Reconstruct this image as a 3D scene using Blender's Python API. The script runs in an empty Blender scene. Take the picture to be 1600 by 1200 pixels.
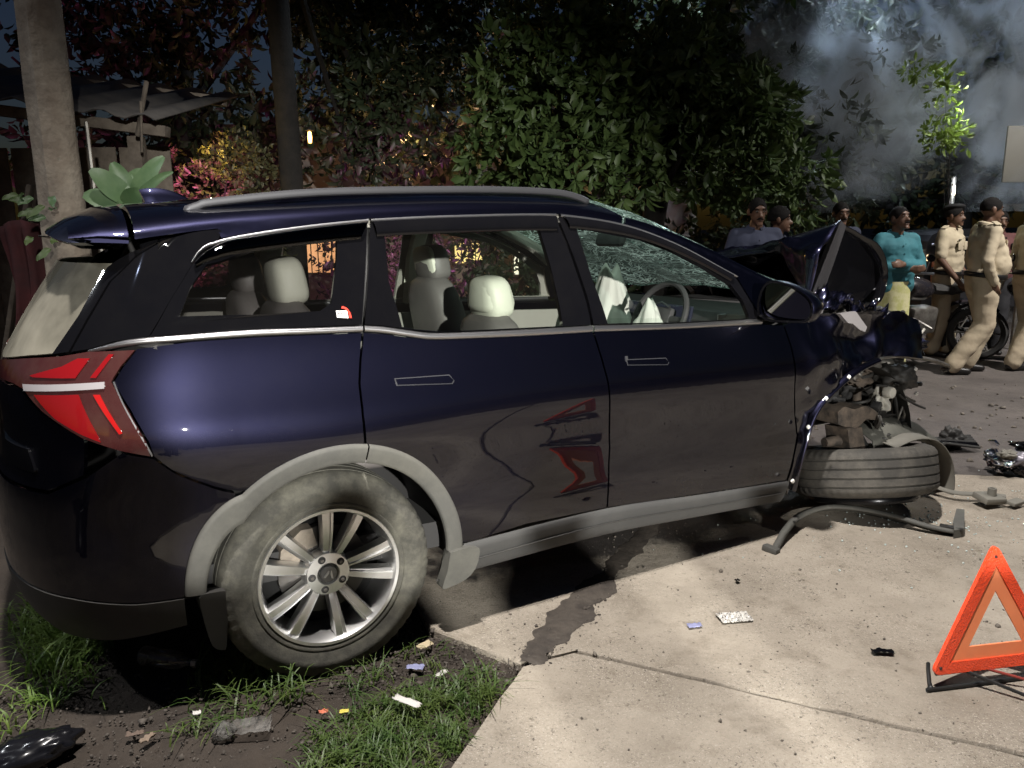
import bpy, bmesh, math, random
import numpy as np
from mathutils import Vector, Matrix, Euler
from mathutils.geometry import delaunay_2d_cdt, tessellate_polygon
from mathutils import noise as mnoise
R = math.radians
SC = bpy.context.scene
COL = SC.collection

# ------------------------------------------------------------------ camera
cam = bpy.data.cameras.new('camera')
cam_o = bpy.data.objects.new('camera', cam)
COL.objects.link(cam_o)
cam.sensor_fit = 'HORIZONTAL'
cam.sensor_width = 36.0
cam.lens = 36.0 * 1222.15 / 1600.0
cam.clip_start = 0.05
cam.clip_end = 400.0
cam_o.matrix_world = (Matrix.Translation((0, 0, 1.523)) @ Matrix.Rotation(R(90 - 11.5765), 4, 'X')
                      @ Matrix.Rotation(R(-0.4608), 4, 'Z'))
SC.camera = cam_o

# ------------------------------------------------------------------ night sky, faint moonlight, exposure
world = bpy.data.worlds.new('World')
SC.world = world
world.use_nodes = True
wn = world.node_tree.nodes
sky = wn.new('ShaderNodeTexSky')
sky.sky_type = 'NISHITA'
sky.sun_disc = False
sky.sun_elevation = R(3)
sky.sun_rotation = R(200)
tint = wn.new('ShaderNodeMix')
tint.data_type = 'RGBA'
tint.blend_type = 'MULTIPLY'
tint.inputs[0].default_value = 1.0
tint.inputs[7].default_value = (0.42, 0.52, 1.0, 1)
world.node_tree.links.new(sky.outputs[0], tint.inputs[6])
world.node_tree.links.new(tint.outputs[2], wn['Background'].inputs[0])
wn['Background'].inputs[1].default_value = 0.024

def lamp(name, kind, loc, power, color, size=0.3, target=None, spot=None, blend=0.3):
    d = bpy.data.lights.new(name, kind)
    o = bpy.data.objects.new(name, d)
    COL.objects.link(o)
    o.location = loc
    d.energy = power
    d.color = color
    if kind == 'SUN':
        d.angle = R(0.5)
    else:
        d.shadow_soft_size = size
    if spot:
        d.spot_size = R(spot)
        d.spot_blend = blend
    if target is not None:
        o.rotation_euler = (Vector(target) - Vector(loc)).to_track_quat('-Z', 'Y').to_euler()
    return o

lamp('moon', 'SUN', (0, 0, 20), 0.012, (0.6, 0.7, 1.0), target=(0.6, 0.9, 18.6))
# street lamps on their masts, and a work light shining over the heads of the onlookers
lamp('street_lamp_light', 'SPOT', (-0.20, 1.3, 7.0), 3500, (1.0, 0.95, 0.90), 0.12, target=(0.9, 2.3, 0), spot=92, blend=1.0)
lamp('street_lamp_light', 'SPOT', (7.4, 4.6, 6.5), 3300, (1.0, 0.95, 0.89), 0.12, target=(6.0, 7.2, 0), spot=88, blend=1.0)
lamp('street_lamp_light', 'SPOT', (-6.2, 2.2, 5.0), 560, (0.92, 0.96, 1.0), 0.12, target=(-2.0, 3.0, 0.5), spot=64, blend=1.0)
lamp('flood_light', 'SPOT', (3.2, -7.0, 3.0), 9000, (1.0, 0.98, 0.92), 0.07, target=(0.2, 3.2, 1.35), spot=25, blend=0.8)

SC.view_settings.view_transform = 'Standard'
SC.view_settings.look = 'None'
SC.view_settings.exposure = 0.0
SC.view_settings.gamma = 1.0
SC.view_settings.use_curve_mapping = False
SC.cycles.use_denoising = True
SC.cycles.max_bounces = 6
SC.cycles.diffuse_bounces = 2
SC.cycles.glossy_bounces = 3
SC.cycles.transmission_bounces = 4
SC.cycles.volume_bounces = 0
SC.cycles.transparent_max_bounces = 12
SC.cycles.volume_step_rate = 2.0
SC.cycles.caustics_reflective = False
SC.cycles.caustics_refractive = False

# ------------------------------------------------------------------ materials
MATS = {}
def _n(nt, t, **kw):
    n = nt.nodes.new(t)
    for k, v in kw.items():
        setattr(n, k, v)
    return n

def mat(name, col, rough=0.6, metal=0.0, coat=0.0, coat_rough=0.03, col2=None, nscale=8.0, ndetail=6.0,
        contrast=(0.35, 0.65), bump=0.0, bscale=60.0, spec=0.5, emis=None, emis_s=0.0, sheen=0.0,
        rough2=None, dust=None, dust_amt=0.0, dust_scale=3.0, dust_top=None, transl=0.0, coat_ior=1.5):
    if name in MATS:
        return MATS[name]
    m = bpy.data.materials.new(name)
    m.use_nodes = True
    nt = m.node_tree
    b = nt.nodes['Principled BSDF']
    L = nt.links.new
    b.inputs['Roughness'].default_value = rough
    b.inputs['Metallic'].default_value = metal
    b.inputs['Coat Weight'].default_value = coat
    b.inputs['Coat Roughness'].default_value = coat_rough
    b.inputs['Specular IOR Level'].default_value = spec
    b.inputs['Coat IOR'].default_value = coat_ior
    if sheen:
        b.inputs['Sheen Weight'].default_value = sheen
    tc = _n(nt, 'ShaderNodeTexCoord')
    colout = None
    c4 = (*col, 1)
    b.inputs['Base Color'].default_value = c4
    if col2 is not None:
        nz = _n(nt, 'ShaderNodeTexNoise')
        nz.inputs['Scale'].default_value = nscale
        nz.inputs['Detail'].default_value = ndetail
        nz.inputs['Roughness'].default_value = 0.62
        L(tc.outputs['Object'], nz.inputs['Vector'])
        rp = _n(nt, 'ShaderNodeValToRGB')
        rp.color_ramp.elements[0].position = contrast[0]
        rp.color_ramp.elements[1].position = contrast[1]
        rp.color_ramp.elements[0].color = c4
        rp.color_ramp.elements[1].color = (*col2, 1)
        L(nz.outputs[0], rp.inputs[0])
        colout = rp.outputs[0]
        if rough2 is not None:
            mr = _n(nt, 'ShaderNodeMapRange')
            mr.inputs[1].default_value = contrast[0]
            mr.inputs[2].default_value = contrast[1]
            mr.inputs[3].default_value = rough
            mr.inputs[4].default_value = rough2
            L(nz.outputs[0], mr.inputs[0])
            L(mr.outputs[0], b.inputs['Roughness'])
    if dust is not None:
        nz2 = _n(nt, 'ShaderNodeTexNoise')
        nz2.inputs['Scale'].default_value = dust_scale
        nz2.inputs['Detail'].default_value = 9
        nz2.inputs['Roughness'].default_value = 0.72
        L(tc.outputs['Object'], nz2.inputs['Vector'])
        mr2 = _n(nt, 'ShaderNodeMapRange')
        mr2.inputs[1].default_value = 0.42
        mr2.inputs[2].default_value = 0.78
        mr2.inputs[3].default_value = dust_amt * 0.25
        mr2.inputs[4].default_value = dust_amt
        L(nz2.outputs[0], mr2.inputs[0])
        fac = mr2.outputs[0]
        if dust_top is not None:      # road dirt thrown up from below: fades with height on the car
            sp = _n(nt, 'ShaderNodeSeparateXYZ')
            L(tc.outputs['Object'], sp.inputs[0])
            m3 = _n(nt, 'ShaderNodeMapRange')
            m3.inputs[1].default_value = dust_top[0]
            m3.inputs[2].default_value = dust_top[1]
            m3.inputs[3].default_value = 1.0
            m3.inputs[4].default_value = 0.12
            L(sp.outputs[2], m3.inputs[0])
            mu = _n(nt, 'ShaderNodeMath', operation='MULTIPLY')
            L(fac, mu.inputs[0]); L(m3.outputs[0], mu.inputs[1])
            fac = mu.outputs[0]
        mx = _n(nt, 'ShaderNodeMix', data_type='RGBA')
        L(fac, mx.inputs[0])
        if colout is not None:
            L(colout, mx.inputs[6])
        else:
            mx.inputs[6].default_value = c4
        mx.inputs[7].default_value = (*dust, 1)
        colout = mx.outputs[2]
        if coat:
            s1 = _n(nt, 'ShaderNodeMath', operation='MULTIPLY_ADD')
            s1.inputs[1].default_value = -coat * 0.8
            s1.inputs[2].default_value = coat
            L(fac, s1.inputs[0])
            L(s1.outputs[0], b.inputs['Coat Weight'])
    if colout is not None:
        L(colout, b.inputs['Base Color'])
    if bump:
        nb = _n(nt, 'ShaderNodeTexNoise')
        nb.inputs['Scale'].default_value = bscale
        nb.inputs['Detail'].default_value = 6
        L(tc.outputs['Object'], nb.inputs['Vector'])
        bp = _n(nt, 'ShaderNodeBump')
        bp.inputs['Strength'].default_value = min(bump, 1.0)
        bp.inputs['Distance'].default_value = 0.01
        L(nb.outputs[0], bp.inputs['Height'])
        L(bp.outputs[0], b.inputs['Normal'])
    if emis is not None:
        b.inputs['Emission Color'].default_value = (*emis, 1)
        b.inputs['Emission Strength'].default_value = emis_s
    if transl:
        tr = _n(nt, 'ShaderNodeBsdfTranslucent')
        if colout is not None:
            L(colout, tr.inputs[0])
        else:
            tr.inputs[0].default_value = c4
        ms = _n(nt, 'ShaderNodeMixShader')
        ms.inputs[0].default_value = transl
        out = nt.nodes['Material Output']
        L(b.outputs[0], ms.inputs[1]); L(tr.outputs[0], ms.inputs[2])
        L(ms.outputs[0], out.inputs[0])
    MATS[name] = m
    return m

def glass_mat(name, tint, dirt=None, dirt_amt=0.0, refl=1.0, dscale=4.0):
    if name in MATS:
        return MATS[name]
    m = bpy.data.materials.new(name)
    m.use_nodes = True
    nt = m.node_tree
    L = nt.links.new
    nt.nodes.remove(nt.nodes['Principled BSDF'])
    out = nt.nodes['Material Output']
    tr = _n(nt, 'ShaderNodeBsdfTransparent')
    tr.inputs[0].default_value = (*tint, 1)
    gl = _n(nt, 'ShaderNodeBsdfGlossy')
    gl.inputs['Roughness'].default_value = 0.02
    gl.inputs[0].default_value = (refl, refl, refl, 1)
    fr = _n(nt, 'ShaderNodeFresnel')
    fr.inputs[0].default_value = 1.5
    mx = _n(nt, 'ShaderNodeMixShader')
    L(fr.outputs[0], mx.inputs[0]); L(tr.outputs[0], mx.inputs[1]); L(gl.outputs[0], mx.inputs[2])
    last = mx.outputs[0]
    if dirt is not None:
        tc = _n(nt, 'ShaderNodeTexCoord')
        nz = _n(nt, 'ShaderNodeTexNoise')
        nz.inputs['Scale'].default_value = dscale
        nz.inputs['Detail'].default_value = 8
        L(tc.outputs['Object'], nz.inputs['Vector'])
        mr = _n(nt, 'ShaderNodeMapRange')
        mr.inputs[1].default_value = 0.36
        mr.inputs[2].default_value = 0.66
        mr.inputs[3].default_value = dirt_amt * 0.3
        mr.inputs[4].default_value = dirt_amt
        L(nz.outputs[0], mr.inputs[0])
        df = _n(nt, 'ShaderNodeBsdfDiffuse')
        df.inputs[0].default_value = (*dirt, 1)
        m2 = _n(nt, 'ShaderNodeMixShader')
        L(mr.outputs[0], m2.inputs[0]); L(last, m2.inputs[1]); L(df.outputs[0], m2.inputs[2])
        last = m2.outputs[0]
    L(last, out.inputs[0])
    MATS[name] = m
    return m

def cracked_glass(name):
    m = bpy.data.materials.new(name)
    m.use_nodes = True
    nt = m.node_tree
    L = nt.links.new
    b = nt.nodes['Principled BSDF']
    out = nt.nodes['Material Output']
    tc = _n(nt, 'ShaderNodeTexCoord')
    mp = _n(nt, 'ShaderNodeMapping')
    mp.inputs['Scale'].default_value = (1.0, 0.38, 1.6)
    nz = _n(nt, 'ShaderNodeTexNoise')
    nz.inputs['Scale'].default_value = 3.0
    nz.inputs['Detail'].default_value = 3
    L(tc.outputs['Object'], nz.inputs['Vector'])
    ad = _n(nt, 'ShaderNodeMix', data_type='RGBA', blend_type='ADD')
    ad.inputs[0].default_value = 0.35
    L(tc.outputs['Object'], ad.inputs[6]); L(nz.outputs[1], ad.inputs[7])
    L(ad.outputs[2], mp.inputs[0])
    fac = None
    for sc, w in ((11, 0.05), (34, 0.10)):
        vo = _n(nt, 'ShaderNodeTexVoronoi', feature='DISTANCE_TO_EDGE')
        vo.inputs['Scale'].default_value = sc
        L(mp.outputs[0], vo.inputs['Vector'])
        mr = _n(nt, 'ShaderNodeMapRange')
        mr.inputs[1].default_value = 0.0
        mr.inputs[2].default_value = w
        mr.inputs[3].default_value = 1.0 if sc < 40 else 0.6
        mr.inputs[4].default_value = 0.0
        L(vo.outputs['Distance'], mr.inputs[0])
        if fac is None:
            fac = mr.outputs[0]
        else:
            mm = _n(nt, 'ShaderNodeMath', operation='MAXIMUM')
            L(fac, mm.inputs[0]); L(mr.outputs[0], mm.inputs[1]); fac = mm.outputs[0]
    vc = _n(nt, 'ShaderNodeTexVoronoi')
    vc.inputs['Scale'].default_value = 42
    L(mp.outputs[0], vc.inputs['Vector'])
    bp = _n(nt, 'ShaderNodeBump')
    bp.inputs['Strength'].default_value = 1.0
    bp.inputs['Distance'].default_value = 0.02
    L(vc.outputs['Color'], bp.inputs['Height'])
    gl = _n(nt, 'ShaderNodeBsdfGlossy')
    gl.inputs[0].default_value = (0.75, 0.95, 0.9, 1)
    gl.inputs['Roughness'].default_value = 0.12
    L(bp.outputs[0], gl.inputs['Normal'])
    tr = _n(nt, 'ShaderNodeBsdfTransparent')
    tr.inputs[0].default_value = (0.22, 0.31, 0.28, 1)
    m0 = _n(nt, 'ShaderNodeMixShader')
    m0.inputs[0].default_value = 0.30
    L(tr.outputs[0], m0.inputs[1]); L(gl.outputs[0], m0.inputs[2])
    df = _n(nt, 'ShaderNodeBsdfDiffuse')
    df.inputs[0].default_value = (0.55, 0.75, 0.68, 1)
    tl = _n(nt, 'ShaderNodeBsdfTranslucent')
    tl.inputs[0].default_value = (0.6, 0.85, 0.76, 1)
    m1 = _n(nt, 'ShaderNodeMixShader')
    m1.inputs[0].default_value = 0.5
    L(df.outputs[0], m1.inputs[1]); L(tl.outputs[0], m1.inputs[2])
    m2 = _n(nt, 'ShaderNodeMixShader')
    fm = _n(nt, 'ShaderNodeMath', operation='MULTIPLY_ADD')
    fm.inputs[1].default_value = 0.8; fm.inputs[2].default_value = 0.05
    pz = _n(nt, 'ShaderNodeTexNoise'); pz.inputs['Scale'].default_value = 4.5; pz.inputs['Detail'].default_value = 4
    L(mp.outputs[0], pz.inputs['Vector'])
    pr = _n(nt, 'ShaderNodeMapRange'); pr.inputs[1].default_value = .40; pr.inputs[2].default_value = .60; pr.inputs[3].default_value = .18
    L(pz.outputs[0], pr.inputs[0])
    pm = _n(nt, 'ShaderNodeMath', operation='MULTIPLY'); L(fac, pm.inputs[0]); L(pr.outputs[0], pm.inputs[1]); fac = pm.outputs[0]
    L(fac, fm.inputs[0])
    L(fm.outputs[0], m2.inputs[0]); L(m0.outputs[0], m2.inputs[1]); L(m1.outputs[0], m2.inputs[2])
    L(m2.outputs[0], out.inputs[0])
    nt.nodes.remove(b)
    MATS[name] = m
    return m

# ------------------------------------------------------------------ object helpers
def tag(o, label=None, cat=None, group=None, kind=None):
    if label: o['label'] = label
    if cat: o['category'] = cat
    if group: o['group'] = group
    if kind: o['kind'] = kind
    return o

def empty(name, loc=(0, 0, 0), rot=(0, 0, 0), label=None, cat=None, group=None, kind=None):
    o = bpy.data.objects.new(name, None)
    COL.objects.link(o)
    o.location = loc
    o.rotation_euler = rot
    o.empty_display_size = 0.1
    return tag(o, label, cat, group, kind)

def link(name, me, m=None, parent=None, smooth=True):
    o = bpy.data.objects.new(name, me)
    COL.objects.link(o)
    if m is not None:
        for mm in (m if isinstance(m, (list, tuple)) else [m]):
            me.materials.append(mm)
    if smooth:
        me.polygons.foreach_set('use_smooth', [True] * len(me.polygons))
    if parent is not None:
        o.parent = parent
    return o

def pyd(name, V, F, m=None, parent=None, smooth=True):
    me = bpy.data.meshes.new(name)
    me.from_pydata([tuple(v) for v in V], [], [tuple(f) for f in F])
    me.validate()
    me.update()
    return link(name, me, m, parent, smooth)

class MB:
    """collects shapes for one mesh"""
    def __init__(s):
        s.V = []; s.F = []
    def add(s, V, F):
        k = len(s.V)
        s.V += [tuple(v) for v in V]
        s.F += [tuple(i + k for i in f) for f in F]
        return s
    def box(s, c, d, rot=None, bev=0.0):
        hx, hy, hz = d[0] / 2, d[1] / 2, d[2] / 2
        if bev > 0:
            bm = bmesh.new()
            bmesh.ops.create_cube(bm, size=1.0)
            for v in bm.verts:
                v.co = Vector((v.co.x * d[0], v.co.y * d[1], v.co.z * d[2]))
            bmesh.ops.bevel(bm, geom=bm.edges[:], offset=bev, segments=2, affect='EDGES', profile=0.5)
            bm.verts.ensure_lookup_table()
            V = [v.co.copy() for v in bm.verts]
            F = [[v.index for v in f.verts] for f in bm.faces]
            bm.free()
        else:
            V = [Vector((x, y, z)) for x in (-hx, hx) for y in (-hy, hy) for z in (-hz, hz)]
            F = [(0, 1, 3, 2), (4, 6, 7, 5), (0, 4, 5, 1), (2, 3, 7, 6), (0, 2, 6, 4), (1, 5, 7, 3)]
        M = Euler(rot).to_matrix() if rot is not None else Matrix.Identity(3)
        c = Vector(c)
        return s.add([M @ v + c for v in V], F)
    def tube(s, pts, rad, n=8, caps=True, squash=None):
        pts = [Vector(p) for p in pts]
        if not isinstance(rad, (list, tuple)):
            rad = [rad] * len(pts)
        k = len(s.V); V = []; F = []
        prev = None
        for i, p in enumerate(pts):
            t = (pts[min(i + 1, len(pts) - 1)] - pts[max(i - 1, 0)]).normalized()
            if prev is None:
                a = Vector((0, 0, 1)) if abs(t.z) < 0.9 else Vector((1, 0, 0))
                u = t.cross(a).normalized()
            else:
                u = (prev - t * prev.dot(t)).normalized()
            prev = u
            w = t.cross(u)
            for j in range(n):
                an = 2 * math.pi * j / n
                sq = squash if squash else 1.0
                V.append(p + (u * math.cos(an) + w * math.sin(an) * sq) * rad[i])
        for i in range(len(pts) - 1):
            for j in range(n):
                F.append((i * n + j, i * n + (j + 1) % n, (i + 1) * n + (j + 1) % n, (i + 1) * n + j))
        if caps:
            F.append(tuple(range(n - 1, -1, -1)))
            F.append(tuple((len(pts) - 1) * n + j for j in range(n)))
        return s.add(V, F)
    def lathe(s, prof, n=48, axis='y', c=(0, 0, 0), close=False, rmod=None):
        """prof: list of (r, a) ; revolve round axis"""
        V = []; F = []; m = len(prof)
        for j in range(n):
            an = 2 * math.pi * j / n
            for (r, a) in prof:
                rr = r if rmod is None else rmod(r, a, j)
                x, z = rr * math.cos(an), rr * math.sin(an)
                if axis == 'y': V.append((c[0] + x, c[1] + a, c[2] + z))
                elif axis == 'z': V.append((c[0] + x, c[1] + z, c[2] + a))
                else: V.append((c[0] + a, c[1] + x, c[2] + z))
        mm = m if close else m - 1
        for j in range(n):
            for i in range(mm):
                i2 = (i + 1) % m; j2 = (j + 1) % n
                F.append((j * m + i, j * m + i2, j2 * m + i2, j2 * m + i))
        return s.add(V, F)
    def prism(s, poly, d0, d1, fn):
        """2-D polygon extruded between depths d0,d1; fn(a,b,d)->xyz"""
        n = len(poly)
        V = [fn(a, b, d0) for a, b in poly] + [fn(a, b, d1) for a, b in poly]
        F = [tuple(range(n)), tuple(range(2 * n - 1, n - 1, -1))]
        for i in range(n):
            j = (i + 1) % n
            F.append((i, i + n, j + n, j))
        return s.add(V, F)
    def ball(s, c, r, nu=12, nv=8, rot=None):
        if not isinstance(r, (tuple, list)): r = (r, r, r)
        V = []; F = []
        M = Euler(rot).to_matrix() if rot is not None else Matrix.Identity(3)
        for i in range(nv + 1):
            th = math.pi * i / nv
            for j in range(nu):
                ph = 2 * math.pi * j / nu
                V.append(M @ Vector((r[0] * math.sin(th) * math.cos(ph), r[1] * math.sin(th) * math.sin(ph), r[2] * math.cos(th))) + Vector(c))
        for i in range(nv):
            for j in range(nu):
                F.append((i * nu + j, (i + 1) * nu + j, (i + 1) * nu + (j + 1) % nu, i * nu + (j + 1) % nu))
        return s.add(V, F)
    def obj(s, name, m=None, parent=None, smooth=True, fix=True):
        me = bpy.data.meshes.new(name)
        me.from_pydata(s.V, [], s.F)
        me.validate()
        if fix:
            bm = bmesh.new(); bm.from_mesh(me)
            bmesh.ops.remove_doubles(bm, verts=bm.verts, dist=1e-5)
            bmesh.ops.recalc_face_normals(bm, faces=bm.faces)
            if smooth:
                for f in bm.faces: f.smooth = True
                for e in bm.edges:
                    if len(e.link_faces) == 2 and e.calc_face_angle(0) > R(38):
                        e.smooth = False
            bm.to_mesh(me); bm.free()
        me.update()
        return link(name, me, m, parent, smooth)

def mesh_np(name, V, Q, m, parent=None, smooth=False, mi=None):
    """V (n,3) float, Q (k,4) or (k,3) int"""
    me = bpy.data.meshes.new(name)
    n = len(V); k, c = Q.shape
    me.vertices.add(n); me.vertices.foreach_set('co', np.asarray(V, np.float32).ravel())
    me.loops.add(k * c); me.loops.foreach_set('vertex_index', Q.astype(np.int32).ravel())
    me.polygons.add(k)
    me.polygons.foreach_set('loop_start', np.arange(0, k * c, c, dtype=np.int32))
    me.update(calc_edges=True)
    o = link(name, me, m, parent, smooth)
    if mi is not None:
        me.polygons.foreach_set('material_index', mi.astype(np.int32))
    return o

def remeshed(name, mb, voxel, m, parent=None, smooth_it=3):
    me = bpy.data.meshes.new('tmp')
    me.from_pydata(mb.V, [], mb.F); me.validate(); me.update()
    bm = bmesh.new(); bm.from_mesh(me)
    bmesh.ops.recalc_face_normals(bm, faces=bm.faces)
    bm.to_mesh(me); bm.free()
    o = bpy.data.objects.new('tmp', me)
    COL.objects.link(o)
    md = o.modifiers.new('r', 'REMESH'); md.mode = 'VOXEL'; md.voxel_size = voxel; md.use_smooth_shade = True
    ms = o.modifiers.new('s', 'SMOOTH'); ms.iterations = smooth_it; ms.factor = 0.5
    dg = bpy.context.evaluated_depsgraph_get()
    nm = bpy.data.meshes.new_from_object(o.evaluated_get(dg))
    nm.name = name
    bpy.data.objects.remove(o); bpy.data.meshes.remove(me)
    nm.materials.clear()
    return link(name, nm, m, parent, True)

def copy_tree(o, parent=None):
    c = o.copy(); COL.objects.link(c)
    if parent is not None: c.parent = parent
    for ch in list(o.children): copy_tree(ch, c)
    return c
# ------------------------------------------------------------------ car body surface (car frame: x forward from rear axle, y left, z up)
_TC = {}
def tab(T, x):
    k = id(T)
    if k not in _TC: _TC[k] = ([a for a, _ in T], [b for _, b in T])
    xs, ys = _TC[k]
    if x <= xs[0]: return ys[0] + (x - xs[0]) * (ys[1] - ys[0]) / (xs[1] - xs[0])
    if x >= xs[-1]: return ys[-1] + (x - xs[-1]) * (ys[-1] - ys[-2]) / (xs[-1] - xs[-2])
    i = 0
    while x > xs[i + 1]: i += 1
    h = xs[i + 1] - xs[i]; t = (x - xs[i]) / h
    def m(k):
        if k == 0: return (ys[1] - ys[0]) / (xs[1] - xs[0])
        if k == len(xs) - 1: return (ys[-1] - ys[-2]) / (xs[-1] - xs[-2])
        d0 = (ys[k] - ys[k - 1]) / (xs[k] - xs[k - 1]); d1 = (ys[k + 1] - ys[k]) / (xs[k + 1] - xs[k])
        return 0. if d0 * d1 <= 0 else 2 * d0 * d1 / (d0 + d1)
    a, b = m(i) * h, m(i + 1) * h
    return (2*t**3 - 3*t*t + 1)*ys[i] + (t**3 - 2*t*t + t)*a + (-2*t**3 + 3*t*t)*ys[i+1] + (t**3 - t*t)*b

PROF = [(.15,.80),(.22,.860),(.29,.892),(.36,.908),(.44,.915),(.52,.916),(.60,.912),(.68,.914),(.76,.923),(.84,.936),(.90,.941),(.94,.938),(.98,.929),(1.03,.917),(1.10,.901),(1.16,.886),(1.22,.866),(1.32,.820),(1.42,.772),(1.52,.722),(1.60,.680),(1.7,.62)]
ZS = [(-.8,1.455),(-.6,1.48),(-.25,1.53),(0,1.55),(.25,1.567),(.55,1.582),(1.03,1.596),(1.22,1.582),(1.39,1.556),(1.57,1.511),(1.75,1.447),(1.91,1.382),(2.04,1.327),(2.34,1.215),(2.5,1.165)]
ZT = [(-.8,1.585),(-.6,1.612),(-.25,1.648),(0,1.672),(.35,1.698),(.74,1.714),(1.04,1.714),(1.23,1.702),(1.4,1.680),(1.57,1.642),(1.76,1.578),(1.97,1.49),(2.18,1.39),(2.34,1.31),(2.5,1.235)]
XE = [(.2,-.86),(.3,-.93),(.4,-.965),(.55,-.975),(.72,-.965),(.82,-.935),(.9,-.93),(1.0,-.935),(1.08,-.925),(1.14,-.895),(1.3,-.80),(1.45,-.70),(1.6,-.60)]
_pz = np.arange(.10, 1.76, .005)
_pv = np.array([tab(PROF, z) for z in _pz])
_kz = np.exp(-(np.arange(-12, 13) * .005 / .020) ** 2 / 2); _kz /= _kz.sum()
_ps = np.convolve(np.pad(_pv, 12, mode='reflect', reflect_type='odd'), _kz, 'valid')
def hwprof(z): return float(np.interp(z, _pz, _ps))
X0 = -.28; TT = 1.5; NE = 2.9; BELT = 1.14
def B(u, v):
    if v <= 1.5:
        zs = tab(ZS, min(max(u, -.8), 2.5))
        z = v if v <= BELT else BELT + (v - BELT) * (zs - BELT) / (1.5 - BELT)
        hw = hwprof(z)
        if u > 2.4: hw += .03 * (u - 2.4)
        hw += .022 * math.exp(-((u + .02) / .52) ** 2 - ((z - .80) / .15) ** 2)
        if u >= X0: return Vector((u, -hw, z))
        th = min((X0 - u) / TT, 1.) * math.pi / 2
        xe = tab(XE, z); s, c = math.sin(th), math.cos(th)
        return Vector((X0 + (xe - X0) * s ** (2 / NE) if s > 0 else X0, -hw * max(c, 0) ** (2 / NE), z))
    w = min(v - 1.5, 1.)
    uc = min(max(u, -.8), 2.5)
    zs = tab(ZS, uc); zt = tab(ZT, uc); hw = hwprof(zs)
    a = w * math.pi / 2; s, c = math.sin(a), math.cos(a)
    return Vector((u, -hw * max(c, 0) ** (2 / 2.5), zs + (zt - zs) * (s ** (2 / 2.1))))
def BN(u, v):
    d = .008
    n = (B(u + d, v) - B(u - d, v)).cross(B(u, v + d) - B(u, v - d))
    if n.length < 1e-9: return Vector((0, 0, 1))
    return n.normalized()

def dens(poly, step, closed=True):
    out = []
    n = len(poly)
    for i in range(n if closed else n - 1):
        a, b = poly[i], poly[(i + 1) % n]
        L = math.hypot(b[0] - a[0], b[1] - a[1])
        k = max(1, int(math.ceil(L / step)))
        for j in range(k):
            t = j / k
            out.append((a[0] + (b[0] - a[0]) * t, a[1] + (b[1] - a[1]) * t))
    if not closed: out.append(poly[-1])
    return out
def smooth_line(pts, k=4):
    """Catmull-Rom through pts"""
    out = []
    for i in range(len(pts) - 1):
        p0 = pts[max(i - 1, 0)]; p1 = pts[i]; p2 = pts[i + 1]; p3 = pts[min(i + 2, len(pts) - 1)]
        for j in range(k):
            t = j / k
            out.append(tuple(.5 * ((2*p1[d]) + (-p0[d]+p2[d])*t + (2*p0[d]-5*p1[d]+4*p2[d]-p3[d])*t*t + (-p0[d]+3*p1[d]-3*p2[d]+p3[d])*t**3) for d in range(len(p1))))
    out.append(tuple(pts[-1]))
    return out
def inside(p, poly):
    x, y = p; c = False; n = len(poly); j = n - 1
    for i in range(n):
        xi, yi = poly[i]; xj, yj = poly[j]
        if (yi > y) != (yj > y) and x < (xj - xi) * (y - yi) / (yj - yi) + xi: c = not c
        j = i
    return c
def dist_poly(p, poly):
    x, y = p; best = 9.
    n = len(poly)
    for i in range(n):
        ax, ay = poly[i]; bx, by = poly[(i + 1) % n]
        dx, dy = bx - ax, by - ay; l2 = dx*dx + dy*dy
        t = 0 if l2 == 0 else max(0, min(1, ((x-ax)*dx + (y-ay)*dy) / l2))
        best = min(best, math.hypot(x - ax - dx*t, y - ay - dy*t))
    return best

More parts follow.
